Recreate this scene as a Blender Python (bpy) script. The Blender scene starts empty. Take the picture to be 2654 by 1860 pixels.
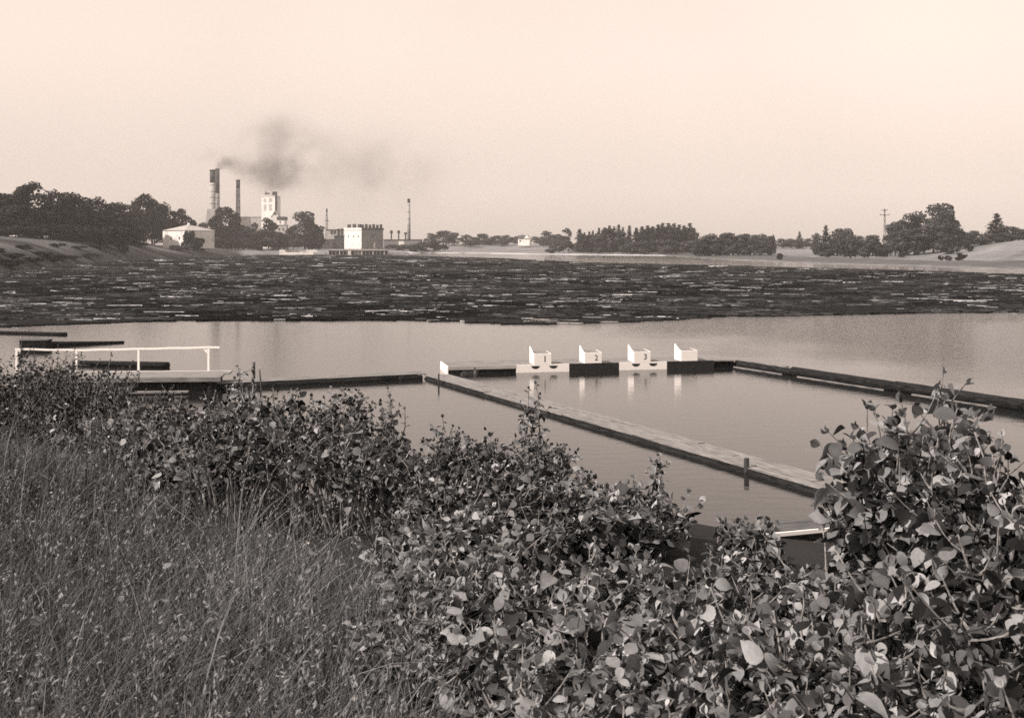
import bpy, math, random
import numpy as np
from mathutils import Vector, Matrix
from mathutils import noise as mnoise

# ------------------------------------------------------------------ scene, camera, sky, sun
scene = bpy.context.scene
COL = scene.collection
F, H, HOR, CX = 2800.0, 5.1, 635.0, 1327.0          # focal length in photo pixels, eye height, horizon row, centre column

cam_d = bpy.data.cameras.new("camera")
cam = bpy.data.objects.new("camera", cam_d)
COL.objects.link(cam)
cam.location = (0, 0, H)
cam.rotation_euler = (math.radians(90), 0, 0)
cam_d.sensor_width = 36.0
cam_d.lens = 36.0 * F / 2654.0
cam_d.shift_y = -(930.0 - HOR) / 2654.0
cam_d.clip_start = 0.05
cam_d.clip_end = 6000
cam_d.dof.use_dof = True
cam_d.dof.focus_distance = 9.0
cam_d.dof.aperture_fstop = 9.0
scene.camera = cam

SUN = Vector((-0.69, -0.33, 0.64)).normalized()     # towards the sun
SEPIA = (1.0, 0.835, 0.735)
world = bpy.data.worlds.new("World")
scene.world = world
world.use_nodes = True
wn, wl = world.node_tree.nodes, world.node_tree.links
wn.clear()
w_out = wn.new("ShaderNodeOutputWorld")
w_bg = wn.new("ShaderNodeBackground")
sky = wn.new("ShaderNodeTexSky")
sky.sky_type = 'NISHITA'
sky.sun_disc = False
sky.sun_elevation = math.asin(SUN.z)
sky.sun_rotation = math.atan2(SUN.x, SUN.y)
sky.air_density = 1.0
sky.dust_density = 3.0
bw = wn.new("ShaderNodeRGBToBW")
pw = wn.new("ShaderNodeMath"); pw.operation = 'POWER'; pw.inputs[1].default_value = 0.16
sc_ = wn.new("ShaderNodeMath"); sc_.operation = 'MULTIPLY'; sc_.inputs[1].default_value = 7.3
# thin veil of cloud and the murk low over the works
tc = wn.new("ShaderNodeTexCoord")
sep = wn.new("ShaderNodeSeparateXYZ")
ramp = wn.new("ShaderNodeMapRange"); ramp.interpolation_type = 'SMOOTHSTEP'
ramp.inputs[1].default_value = -0.02; ramp.inputs[2].default_value = 0.19
ramp.inputs[3].default_value = 0.71; ramp.inputs[4].default_value = 1.0
rx = wn.new("ShaderNodeMapRange"); rx.interpolation_type = 'SMOOTHSTEP'
rx.inputs[1].default_value = -0.55; rx.inputs[2].default_value = 0.12
rx.inputs[3].default_value = 0.92; rx.inputs[4].default_value = 1.0
nz = wn.new("ShaderNodeTexNoise"); nz.inputs['Scale'].default_value = 2.2; nz.inputs['Detail'].default_value = 3
nr = wn.new("ShaderNodeMapRange"); nr.inputs[1].default_value = 0.3; nr.inputs[2].default_value = 0.7
nr.inputs[3].default_value = 0.94; nr.inputs[4].default_value = 1.04
m1 = wn.new("ShaderNodeMath"); m1.operation = 'MULTIPLY'
m2 = wn.new("ShaderNodeMath"); m2.operation = 'MULTIPLY'
m3 = wn.new("ShaderNodeMath"); m3.operation = 'MULTIPLY'
tint = wn.new("ShaderNodeMix"); tint.data_type = 'RGBA'; tint.blend_type = 'MULTIPLY'; tint.inputs[0].default_value = 1.0
tint.inputs[7].default_value = (*SEPIA, 1)
wl.new(sky.outputs[0], bw.inputs[0]); wl.new(bw.outputs[0], pw.inputs[0]); wl.new(pw.outputs[0], sc_.inputs[0])
wl.new(tc.outputs['Generated'], sep.inputs[0]); wl.new(sep.outputs[2], ramp.inputs[0]); wl.new(sep.outputs[0], rx.inputs[0])
wl.new(tc.outputs['Generated'], nz.inputs['Vector']); wl.new(nz.outputs[0], nr.inputs[0])
wl.new(sc_.outputs[0], m1.inputs[0]); wl.new(ramp.outputs[0], m1.inputs[1])
wl.new(m1.outputs[0], m2.inputs[0]); wl.new(rx.outputs[0], m2.inputs[1])
wl.new(m2.outputs[0], m3.inputs[0]); wl.new(nr.outputs[0], m3.inputs[1])
wl.new(m3.outputs[0], tint.inputs[6]); wl.new(tint.outputs[2], w_bg.inputs[0])
w_bg.inputs[1].default_value = 0.083
wl.new(w_bg.outputs[0], w_out.inputs[0])

sun_d = bpy.data.lights.new("sun", 'SUN')
sun_d.energy = 5.0
sun_d.angle = math.radians(0.5)
sun_d.color = (1.0, 0.85, 0.75)
sun = bpy.data.objects.new("sun", sun_d)
sun.rotation_euler = (-SUN).to_track_quat('-Z', 'Y').to_euler()
sun.location = (-40, -30, 60)
COL.objects.link(sun)

vs = scene.view_settings
vs.view_transform = 'Standard'; vs.look = 'None'; vs.exposure = 0.55; vs.gamma = 1.0; vs.use_curve_mapping = False
scene.cycles.use_denoising = False
scene.cycles.filter_width = 1.6
scene.cycles.max_bounces = 6
scene.cycles.diffuse_bounces = 1
scene.cycles.glossy_bounces = 3
scene.cycles.transmission_bounces = 4
scene.cycles.volume_bounces = 1
scene.cycles.transparent_max_bounces = 8

# ------------------------------------------------------------------ helpers
def W(px, py, z=0.0):
    d = (H - z) * F / (py - HOR)
    return ((px - CX) / F * d, d)
def X(px, d): return (px - CX) / F * d
def Z(py, d): return H - (py - HOR) / F * d

def Z_to_px(z, d): return HOR + (H - z) * F / d

def link(o, parent=None):
    COL.objects.link(o)
    if parent: o.parent = parent
    return o
def tag(o, label=None, cat=None, group=None, kind=None):
    if label: o['label'] = label
    if cat: o['category'] = cat
    if group: o['group'] = group
    if kind: o['kind'] = kind
    return o
def thing(name, label, cat, loc=(0, 0, 0), rz=0.0, group=None):
    o = bpy.data.objects.new(name, None)
    o.empty_display_size = 0.3
    o.location = loc; o.rotation_euler = (0, 0, rz)
    link(o)
    return tag(o, label, cat, group)

class MB:
    def __init__(s): s.v, s.f = [], []
    def add(s, vs, fs):
        n = len(s.v); s.v += [tuple(p) for p in vs]; s.f += [tuple(i + n for i in f) for f in fs]; return s
    def box(s, x0, x1, y0, y1, z0, z1):
        return s.add([(x0,y0,z0),(x1,y0,z0),(x1,y1,z0),(x0,y1,z0),(x0,y0,z1),(x1,y0,z1),(x1,y1,z1),(x0,y1,z1)],
                     [(0,3,2,1),(4,5,6,7),(0,1,5,4),(1,2,6,5),(2,3,7,6),(3,0,4,7)])
    def cyl(s, p0, p1, r0, r1=None, n=10, caps=True, rings=1, wob=0.0, seed=0):
        r1 = r0 if r1 is None else r1
        p0, p1 = Vector(p0), Vector(p1); ax = (p1 - p0).normalized()
        u = ax.orthogonal().normalized(); w = ax.cross(u)
        vs = []
        rnd = random.Random(seed)
        for k in range(rings + 1):
            t = k / rings; c = p0.lerp(p1, t); r = r0 + (r1 - r0) * t
            off = Vector((0, 0, 0))
            if wob: off = (u * rnd.uniform(-1, 1) + w * rnd.uniform(-1, 1)) * wob * r0
            for i in range(n):
                a = 2 * math.pi * i / n
                rr = r * (1 + (rnd.uniform(-wob, wob) if wob else 0))
                vs.append(c + off + (u * math.cos(a) + w * math.sin(a)) * rr)
        fs = []
        for k in range(rings):
            for i in range(n):
                j = (i + 1) % n
                fs.append((k*n+i, k*n+j, (k+1)*n+j, (k+1)*n+i))
        if caps:
            fs.append(tuple(reversed(range(n)))); fs.append(tuple(rings*n + i for i in range(n)))
        return s.add(vs, fs)
    def prism(s, prof, y0, y1):        # profile in x,z pushed along y
        n = len(prof)
        vs = [(x, y0, z) for x, z in prof] + [(x, y1, z) for x, z in prof]
        fs = [tuple(range(n)), tuple(reversed(range(n, 2*n)))] + [(i, i+n, (i+1) % n + n, (i+1) % n) for i in range(n)]
        return s.add(vs, fs)
    def build(s, name, m, parent=None, smooth=False, bevel=0.0):
        me = bpy.data.meshes.new(name); me.from_pydata(s.v, [], s.f); me.update()
        me.materials.append(m)
        if smooth: me.polygons.foreach_set('use_smooth', [True] * len(me.polygons))
        o = bpy.data.objects.new(name, me); link(o, parent)
        if bevel:
            b = o.modifiers.new('bevel', 'BEVEL'); b.width = bevel; b.segments = 1; b.limit_method = 'ANGLE'
        return o

def np_mesh(name, verts, faces_flat, loop_totals, m, tone=None, smooth=False, parent=None, uv=None):
    """fast mesh from numpy arrays; tone is a per-vertex float attribute"""
    me = bpy.data.meshes.new(name)
    verts = np.asarray(verts, np.float32); faces_flat = np.asarray(faces_flat, np.int32); lt = np.asarray(loop_totals, np.int32)
    me.vertices.add(len(verts)); me.vertices.foreach_set('co', verts.ravel())
    me.loops.add(len(faces_flat)); me.loops.foreach_set('vertex_index', faces_flat)
    me.polygons.add(len(lt))
    st = np.zeros(len(lt), np.int32); st[1:] = np.cumsum(lt)[:-1]
    me.polygons.foreach_set('loop_start', st); me.polygons.foreach_set('loop_total', lt)
    if smooth: me.polygons.foreach_set('use_smooth', np.ones(len(lt), bool))
    if tone is not None:
        a = me.attributes.new('tone', 'FLOAT', 'POINT'); a.data.foreach_set('value', np.asarray(tone, np.float32))
    me.update(calc_edges=True); me.validate()
    me.materials.append(m)
    o = bpy.data.objects.new(name, me)
    link(o, parent)
    return o

# ------------------------------------------------------------------ materials
def new_mat(name):
    m = bpy.data.materials.new(name); m.use_nodes = True
    nt = m.node_tree
    return m, nt, nt.nodes, nt.links, nt.nodes['Principled BSDF']
def grey(v):
    k = max(0.0, 1 - v / 0.3)
    return (v, v * (0.99 + 0.10 * k), v * (0.975 + 0.20 * k), 1)

def noise_mat(name, lo, hi, scale=3.0, stretch=(1, 1, 1), rough=0.8, bump=0.0, detail=5.0, coord='Object', spec=0.3, lo_pos=0.35, hi_pos=0.65, bump_dist=0.02):
    m, nt, N, L, P = new_mat(name)
    tc = N.new("ShaderNodeTexCoord"); mp = N.new("ShaderNodeMapping"); mp.inputs['Scale'].default_value = stretch
    nz = N.new("ShaderNodeTexNoise"); nz.inputs['Scale'].default_value = scale; nz.inputs['Detail'].default_value = detail
    nz.inputs['Roughness'].default_value = 0.65
    cr = N.new("ShaderNodeValToRGB")
    cr.color_ramp.elements[0].position = lo_pos; cr.color_ramp.elements[0].color = grey(lo)
    cr.color_ramp.elements[1].position = hi_pos; cr.color_ramp.elements[1].color = grey(hi)
    L.new(tc.outputs[coord], mp.inputs[0]); L.new(mp.outputs[0], nz.inputs['Vector']); L.new(nz.outputs[0], cr.inputs[0])
    L.new(cr.outputs[0], P.inputs['Base Color'])
    P.inputs['Roughness'].default_value = rough; P.inputs['Specular IOR Level'].default_value = spec
    if bump:
        b = N.new("ShaderNodeBump"); b.inputs['Strength'].default_value = bump; b.inputs['Distance'].default_value = bump_dist
        L.new(nz.outputs[0], b.inputs['Height']); L.new(b.outputs[0], P.inputs['Normal'])
    return m

def tone_mat(name, lo, hi, rough=0.5, spec=0.4, trans=0.25, back=1.3, noise=None):
    """leaf-like surface: base colour from the per-vertex tone, paler underside, some light passes through"""
    m, nt, N, L, P = new_mat(name)
    at = N.new("ShaderNodeAttribute"); at.attribute_name = 'tone'
    cr = N.new("ShaderNodeMapRange"); cr.inputs[3].default_value = lo; cr.inputs[4].default_value = hi
    L.new(at.outputs['Fac'], cr.inputs[0])
    geo = N.new("ShaderNodeNewGeometry")
    bk = N.new("ShaderNodeMapRange"); bk.inputs[3].default_value = 1.0; bk.inputs[4].default_value = back
    L.new(geo.outputs['Backfacing'], bk.inputs[0])
    mu = N.new("ShaderNodeMath"); mu.operation = 'MULTIPLY'
    L.new(cr.outputs[0], mu.inputs[0]); L.new(bk.outputs[0], mu.inputs[1])
    val = mu.outputs[0]
    if noise:
        tcn = N.new("ShaderNodeTexCoord"); nz = N.new("ShaderNodeTexNoise"); nz.inputs['Scale'].default_value = noise[0]; nz.inputs['Detail'].default_value = 4
        mr = N.new("ShaderNodeMapRange"); mr.inputs[1].default_value = 0.3; mr.inputs[2].default_value = 0.7
        mr.inputs[3].default_value = noise[1]; mr.inputs[4].default_value = noise[2]
        L.new(tcn.outputs['Object'], nz.inputs['Vector']); L.new(nz.outputs[0], mr.inputs[0])
        mu2 = N.new("ShaderNodeMath"); mu2.operation = 'MULTIPLY'; L.new(val, mu2.inputs[0]); L.new(mr.outputs[0], mu2.inputs[1]); val = mu2.outputs[0]
    hue = N.new("ShaderNodeMix"); hue.data_type = 'RGBA'; hue.blend_type = 'MULTIPLY'; hue.inputs[0].default_value = 1.0
    hue.inputs[7].default_value = (1.0, 1.06, 1.12, 1); L.new(val, hue.inputs[6]); val = hue.outputs[2]
    L.new(val, P.inputs['Base Color'])
    P.inputs['Roughness'].default_value = rough; P.inputs['Specular IOR Level'].default_value = spec
    if trans:
        tr = N.new("ShaderNodeBsdfTranslucent"); L.new(val, tr.inputs['Color'])
        mx = N.new("ShaderNodeMixShader"); mx.inputs[0].default_value = trans
        L.new(P.outputs[0], mx.inputs[1]); L.new(tr.outputs[0], mx.inputs[2]); L.new(mx.outputs[0], N['Material Output'].inputs[0])
    return m

M = {}
M['leaf'] = tone_mat('shrub_leaf', 0.004, 0.36, rough=0.55, spec=0.10, trans=0.10, back=1.25, noise=(60, 0.85, 1.12))
M['twig'] = noise_mat('twig_bark', 0.05, 0.26, 20, rough=0.8, spec=0.1)
M['grass'] = tone_mat('grass_blade', 0.002, 0.25, rough=0.6, spec=0.06, trans=0.18, back=1.0)
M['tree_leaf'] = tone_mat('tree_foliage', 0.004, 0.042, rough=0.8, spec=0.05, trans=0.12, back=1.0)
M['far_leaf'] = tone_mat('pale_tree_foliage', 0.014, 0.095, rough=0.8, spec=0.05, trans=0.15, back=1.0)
M['trunk'] = noise_mat('tree_bark', 0.03, 0.09, 3, (1, 1, .3), bump=0.4)
M['ground'] = tone_mat('bank_ground', 0.0, 1.0, rough=0.9, spec=0.1, trans=0.0, back=1.0, noise=(0.9, 0.75, 1.25))
M['bark'] = noise_mat('log_bark', 0.004, 0.024, 3.0, (1, 7, 7), rough=0.9, bump=0.6, spec=0.08)
M['pale_log'] = noise_mat('peeled_log', 0.10, 0.42, 2.0, (1, 7, 7), rough=0.7, bump=0.3)
M['wood'] = noise_mat('weathered_plank', 0.07, 0.26, 2.2, (.8, 12, 12), rough=0.8, bump=0.4, bump_dist=0.006)
M['wood_dark'] = noise_mat('dark_plank', 0.03, 0.11, 2.2, (.8, 12, 12), rough=0.8, bump=0.4, bump_dist=0.006)
M['white'] = noise_mat('white_paint', 0.70, 0.87, 5, (1, 1, .35), rough=0.6, detail=8, lo_pos=0.22, hi_pos=0.45)
M['black'] = noise_mat('black_paint_and_shade', 0.010, 0.022, 6, rough=0.65, detail=6)  # also colours the sheets that stand in for shade under decks
M['dark'] = noise_mat('tarred_post', 0.012, 0.035, 8, (1, 1, .3), rough=0.8)
M['plaster'] = noise_mat('white_plaster', 0.40, 0.66, 0.5, (1, 1, .4), rough=0.9, detail=6, lo_pos=0.3, hi_pos=0.5)
M['roofing'] = noise_mat('pale_roofing', 0.26, 0.36, 1.2, rough=0.8)
M['roof_dark'] = noise_mat('dark_roofing', 0.03, 0.07, 1.0, rough=0.8)
M['brick'] = noise_mat('brickwork', 0.13, 0.21, 0.6, (1, 1, 1), rough=0.9)
M['brick_pale'] = noise_mat('pale_brickwork', 0.22, 0.32, 0.35, (1, 1, .3), rough=0.9)
M['soot_and_shade'] = noise_mat('sooty_and_shaded_brick', 0.03, 0.06, 0.6, rough=0.95)
M['stone'] = noise_mat('dark_and_shaded_masonry', 0.13, 0.20, 0.5, rough=0.9)  # also tones the shaded wall of the crenellated building
M['glass'] = noise_mat('window_dark', 0.03, 0.06, 2, rough=0.3, spec=0.5)
M['concrete'] = noise_mat('concrete', 0.28, 0.44, 0.4, rough=0.9)

def water_mat():
    m, nt, N, L, P = new_mat('lake_water')
    P.inputs['Base Color'].default_value = grey(0.010)
    P.inputs['IOR'].default_value = 1.333
    P.inputs['Roughness'].default_value = 0.03
    tc = N.new("ShaderNodeTexCoord"); 
    mp = N.new("ShaderNodeMapping"); mp.inputs['Scale'].default_value = (0.55, 1.5, 1)
    n1 = N.new("ShaderNodeTexNoise"); n1.inputs['Scale'].default_value = 2.3; n1.inputs['Detail'].default_value = 5; n1.inputs['Roughness'].default_value = 0.6
    L.new(tc.outputs['Object'], mp.inputs[0]); L.new(mp.outputs[0], n1.inputs['Vector'])
    # ripple strength: the breeze roughens the open lake right of the pool, the boomed-in water lies calm
    sx = N.new("ShaderNodeSeparateXYZ"); L.new(tc.outputs['Object'], sx.inputs[0])
    a = N.new("ShaderNodeMath"); a.operation = 'MULTIPLY_ADD'; a.inputs[1].default_value = 0.907; a.inputs[2].default_value = -0.907 * 9.45 - 0.42 * 45.8
    L.new(sx.outputs[0], a.inputs[0])
    b = N.new("ShaderNodeMath"); b.operation = 'MULTIPLY_ADD'; b.inputs[1].default_value = 0.42; L.new(sx.outputs[1], b.inputs[0]); L.new(a.outputs[0], b.inputs[2])
    n2 = N.new("ShaderNodeTexNoise"); n2.inputs['Scale'].default_value = 0.11; n2.inputs['Detail'].default_value = 3
    L.new(tc.outputs['Object'], n2.inputs['Vector'])
    c = N.new("ShaderNodeMath"); c.operation = 'MULTIPLY_ADD'; c.inputs[1].default_value = 16.0; c.inputs[2].default_value = -8.0; L.new(n2.outputs[0], c.inputs[0])
    d = N.new("ShaderNodeMath"); d.operation = 'ADD'; L.new(b.outputs[0], d.inputs[0]); L.new(c.outputs[0], d.inputs[1])
    mr = N.new("ShaderNodeMapRange"); mr.interpolation_type = 'SMOOTHSTEP'
    mr.inputs[1].default_value = 0.0; mr.inputs[2].default_value = 14.0; mr.inputs[3].default_value = 0.08; mr.inputs[4].default_value = 0.50
    L.new(d.outputs[0], mr.inputs[0])
    bp = N.new("ShaderNodeBump"); bp.inputs['Distance'].default_value = 0.10
    L.new(mr.outputs[0], bp.inputs['Strength']); L.new(n1.outputs[0], bp.inputs['Height']); L.new(bp.outputs[0], P.inputs['Normal'])
    return m
M['water'] = water_mat()

# ------------------------------------------------------------------ the lake and the land
def PX(px, py): return W(px, py)
near_shore = [(120, 14), (60, 12.5), (15, 12.5), (4, 13), (-2, 15), (-8, 22), (-13, 30), (-20, 38), (-29, 60), (-52, 95), (-80, 150)]
far_left = [PX(0, 702), PX(130, 692), PX(260, 679), PX(400, 671), PX(560, 664.5), PX(700, 659.5), PX(860, 658.5), PX(1010, 657.5), PX(1090, 655.8)]
far_mid = [PX(1200, 656), PX(1300, 657.5), PX(1500, 660.5), PX(1700, 662.5), PX(1860, 672), PX(2100, 681), PX(2300, 687), PX(2654, 698), PX(3000, 712), PX(3400, 735)]
LAKE = np.array(near_shore + far_left + far_mid + [(230, 90)], float)

def seg_dist(p, poly):
    d = np.full(len(p), 1e9)
    n = len(poly)
    for i in range(n):
        a, b = poly[i], poly[(i + 1) % n]
        ab = b - a; t = np.clip(((p - a) @ ab) / (ab @ ab), 0, 1)
        q = a + t[:, None] * ab
        d = np.minimum(d, np.hypot(*(p - q).T))
    return d
def inside(p, poly):
    r = np.zeros(len(p), bool); n = len(poly)
    x, y = p[:, 0], p[:, 1]
    for i in range(n):
        (x0, y0), (x1, y1) = poly[i], poly[(i + 1) % n]
        c = (y0 > y) != (y1 > y)
        with np.errstate(divide='ignore', invalid='ignore'):
            xi = (x1 - x0) * (y - y0) / (y1 - y0 + 1e-12) + x0
        r ^= c & (x < xi)
    return r
def sstep(a, b, x):
    t = np.clip((x - a) / (b - a), 0, 1); return t * t * (3 - 2 * t)
def vnoise(x, y, s=1.0, seed=0.0):
    return (np.sin(x*s*1.7 + seed) * np.cos(y*s*1.3 - seed*2) + 0.5*np.sin(x*s*3.9 - y*s*2.7 + seed*3) + 0.3*np.cos(x*s*7.1 + y*s*6.3 + seed))/1.8

def fbm(x, y, s, seed=0):
    """plain value noise, four octaves, 0..1"""
    tot = np.zeros(np.shape(x)); amp, norm = 1.0, 0.0
    for o in range(4):
        u, v = x * s, y * s; iu, iv = np.floor(u).astype(int), np.floor(v).astype(int); fu, fv = u - iu, v - iv
        fu, fv = fu * fu * (3 - 2 * fu), fv * fv * (3 - 2 * fv)
        h = lambda a, b: (np.sin(a * 127.1 + b * 311.7 + seed * 74.7 + o * 19.3) * 43758.5453) % 1.0
        tot += amp * ((h(iu, iv) * (1 - fu) + h(iu + 1, iv) * fu) * (1 - fv) + (h(iu, iv + 1) * (1 - fu) + h(iu + 1, iv + 1) * fu) * fv)
        norm += amp; amp *= .55; s *= 2.1
    return tot / norm
def land(x, y):
    """height and distance inland for arrays of world positions"""
    x = np.asarray(x, float); y = np.asarray(y, float)
    p = np.stack([x, y], 1)
    s = seg_dist(p, LAKE); ins = inside(p, LAKE)
    s = np.where(ins, -s, s)
    pos = np.maximum(s, 0)
    near = 3.25 * sstep(-0.5, 7.0, pos) ** 0.9 + 0.03 * np.minimum(np.maximum(pos - 6.5, 0), 20) + 0.06 * vnoise(x, y, 0.9, 1.0)
    px = CX + F * x / np.maximum(y, 1.0)
    wl_ = 1 - sstep(480, 640, px)
    wr = sstep(1750, 2150, px)
    wf = sstep(480, 640, px) * (1 - sstep(1040, 1180, px))
    wm = np.maximum(0, 1 - wl_ - wr - wf)
    left = (8.3 - 3.6 * sstep(300, 430, px)) * (1 - np.exp(-pos / 13.0))
    fac = 2.6 * (1 - np.exp(-pos / 12.0))
    mid = 0.5 * (1 - np.exp(-pos / 5)) + 5.5 * sstep(10, 170, pos)
    right = 0.5 * (1 - np.exp(-pos / 5)) + 2.2 * sstep(40, 130, pos) + 3.0 * sstep(130, 300, pos) + 4.5 * sstep(2330, 2700, px) * sstep(25, 120, pos)
    far = wl_ * left + wr * right + wf * fac + wm * mid + 0.25 * vnoise(x, y, 0.07, 2.0) * np.minimum(pos / 20, 1)
    k = sstep(70, 130, y)
    z = near * (1 - k) + far * k
    z = np.where(s < 0, np.maximum(s * 0.25, -2.5) - 0.03, z + 0.02)
    return z, s
def gz(x, y): return float(land([x], [y])[0][0])

# one sheet of ground, from behind the viewer to the horizon
ang = np.radians(np.linspace(-80, 80, 420)); rad = np.concatenate([np.linspace(14, 29, 14), np.geomspace(30, 3200, 400)])
A, R = np.meshgrid(ang, rad)
gx = (R * np.sin(A)).ravel(); gy = (R * np.cos(A)).ravel() - 30.0
gzv, gs = land(gx, gy)
px_ = CX + F * gx / np.maximum(gy, 1.0)
tone = np.full(len(gx), 0.018)                                      # near bank: soil between the grass roots
farm = gy > 80
field = 0.145 + 0.04 * vnoise(gx, gy, 0.05, 4) + 0.04 * vnoise(gx, gy, 0.21, 2) + 0.03 * vnoise(gx, gy, .67, 6)
leftw = (.015 + .15 * np.clip(fbm(gx, gy, .09, 3) - .22, 0, 1)) * (0.4 + 0.6 * sstep(0, 12, gs))
far_tone = np.where(px_ < 620, leftw, field)
reed = (px_ > 1700) & (gs < 42) & (gs > 2)
far_tone = np.where(reed, 0.075 + 0.02 * vnoise(gx, gy, 0.12, 3), far_tone)
sand = (gs < 6 + 3 * vnoise(gx, gy, 0.03, 7)) & (px_ > 1050) & (px_ < 1720)
far_tone = np.where(sand, 0.42, far_tone)
tone = np.where(farm, far_tone, tone)
tone = np.where(gs < 0, 0.03, tone)
nr_, nc_ = A.shape
idx = np.arange(nr_ * nc_).reshape(nr_, nc_)
q = np.stack([idx[:-1, :-1], idx[:-1, 1:], idx[1:, 1:], idx[1:, :-1]], -1).reshape(-1, 4)[:, ::-1]
g = np_mesh('ground', np.stack([gx, gy, gzv], 1), q.ravel(), np.full(len(q), 4), M['ground'], tone, smooth=True)
tag(g, kind='structure')

wb = MB(); wb.add([(-420, 8, 0), (420, 8, 0), (420, 900, 0), (-420, 900, 0)], [(0, 1, 2, 3)])
tag(wb.build('lake_water', M['water']), kind='structure')

# ------------------------------------------------------------------ floating logs
raft_px = [(-260, 868), (0, 846), (200, 839), (350, 834), (480, 829), (600, 831), (1000, 829), (1200, 833), (1380, 840), (1560, 836), (1760, 828),
           (1870, 819), (1960, 820), (2300, 813), (2654, 809), (3000, 806), (3000, 728), (2654, 712), (2300, 700), (1860, 690), (1500, 681),
           (1300, 671), (1080, 664), (1000, 661), (700, 662), (500, 668), (350, 675), (200, 687), (60, 703), (-120, 735)]
RAFT = np.array([W(*p) for p in raft_px])
rng = np.random.default_rng(7)
def sample_raft(n, d0, d1):
    y = rng.uniform(d0, d1, n * 3); x = rng.uniform(-0.62, 0.62, n * 3) * y
    keep = rng.random(len(y)) < y / d1
    x, y = x[keep], y[keep]
    m = inside(np.stack([x, y], 1), RAFT)
    return x[m][:n], y[m][:n]
def log_arrays(x, y, L, r, ang, pale):
    n = len(x); k = 6
    a = np.arange(k) * 2 * np.pi / k
    dx, dy = np.cos(ang), np.sin(ang)
    V = np.zeros((n, 2, k, 3)); 
    for e, sg in enumerate((-0.5, 0.5)):
        V[:, e, :, 0] = (x + sg * L * dx)[:, None] - dy[:, None] * np.cos(a) * r[:, None]
        V[:, e, :, 1] = (y + sg * L * dy)[:, None] + dx[:, None] * np.cos(a) * r[:, None]
        V[:, e, :, 2] = (r * 0.12)[:, None] + np.sin(a) * r[:, None] + (0.06 * rng.random(n))[:, None]
    base = (np.arange(n) * 2 * k)[:, None, None]
    i = np.arange(k); j = (i + 1) % k
    side = np.stack([i, j, j + k, i + k], 1)[None] + base
    return V.reshape(-1, 3), side.reshape(-1), np.repeat(pale, 2 * k)
def pale_tone(x, y, n):
    patch = vnoise(x, y, 0.11, 3) + 0.6 * vnoise(x, y, 0.31, 9)
    p = 0.025 + 0.15 * np.clip(patch, 0, 1)
    dk = 0.026 * np.clip(1 + vnoise(x, y, 0.05, 12) + vnoise(x, y, .23, 4), .1, 3)
    return np.where(rng.random(n) < p, rng.uniform(0.10, 1.0, n) ** 1.7, rng.uniform(0, 1, n) ** 2 * dk * 2.4)
M['raft'] = tone_mat('raft_bark', 0.006, 0.60, rough=0.95, spec=0.0, trans=0.0, back=1.0, noise=(2.0, 0.6, 1.4))
parts = []
for n, d0, d1, l0, l1, r0, r1 in ((34000, 66, 135, .7, 3.4, .025, .085), (56000, 130, 260, 1.0, 4.0, .04, .13), (48000, 250, 640, 1.8, 6, .08, .24)):
    x, y = sample_raft(n, d0, d1); k = len(x)
    an = rng.normal(0.03, 0.30, k) + 0.10 * vnoise(x, y, 0.05, 1)
    odd = rng.random(k) < 0.10
    an = np.where(odd, rng.uniform(-1.2, 1.2, k), an)
    parts.append([x, y, rng.uniform(l0, l1, k), rng.uniform(r0, r1, k), an, pale_tone(x, y, k)])
x, y, L_, r_, an_, pl_ = [np.concatenate(c) for c in zip(*parts)]
order = np.argsort(y * 1.0 - L_ * 0.5 + np.abs(x) * 0.02)
an_ = np.where(np.isin(np.arange(len(x)), order[:800]), np.clip(an_, -.3, .35), an_)
px_l = CX + F * x / y
pl_ = np.where((px_l > 2140) & (px_l < 2300) & (y < 90), .02, pl_)
N_IND = 290
vis = np.abs(x / y) < 0.49
first = order[vis[order]][:N_IND]
mask = np.ones(len(x), bool); mask[first] = False
V, Fc, T = log_arrays(x[mask], y[mask], L_[mask], r_[mask], an_[mask], pl_[mask])
# bark and drift between the logs, one sheet a few centimetres above the water
nb = len(V)
sheet = np.array([(px, py, 0.035) for px, py in RAFT])
V = np.concatenate([V, sheet]); T = np.concatenate([T, np.full(len(sheet), 0.02)])
lt = np.concatenate([np.full(len(Fc) // 4, 4), [len(sheet)]])
Fc = np.concatenate([Fc, np.arange(nb, nb + len(sheet))[::-1]])
lr = np_mesh('log_raft', V, Fc, lt, M['raft'], T)
tag(lr, 'wide field of floating dark logs covering the lake towards the factory', 'logs', kind='stuff')

def log_mesh(name, L, r, m, seed, taper=0.85):
    b = MB(); b.cyl((-L/2, 0, 0), (L/2, 0, 0), r, r * taper, n=10, rings=7, wob=0.06, seed=seed)
    me = bpy.data.meshes.new(name); me.from_pydata(b.v, [], b.f); me.update(); me.materials.append(m)
    me.polygons.foreach_set('use_smooth', [True] * len(me.polygons))
    return me
dark_meshes = [log_mesh('floating_log', 4.5, 0.15, M['bark'], s) for s in range(5)]
pale_meshes = [log_mesh('floating_log', 4.5, 0.15, M['pale_log'], s + 20) for s in range(3)]
for q_, i in enumerate(first):
    pale = pl_[i] > 0.3
    me = (pale_meshes if pale else dark_meshes)[q_ % (3 if pale else 5)]
    o = bpy.data.objects.new('floating_log', me); link(o)
    o.location = (x[i], y[i], 0.03); o.rotation_euler = (random.Random(q_).uniform(0, 6), 0, an_[i])
    s = r_[i] / 0.15; o.scale = (L_[i] / 4.5, s, s)
    if pale: tag(o, 'pale peeled log floating along the near edge of the dark log raft', 'log', 'pale logs along the raft edge')
    else: tag(o, 'dark barked log floating along the near edge of the log raft', 'log', 'dark logs along the raft edge')

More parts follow.
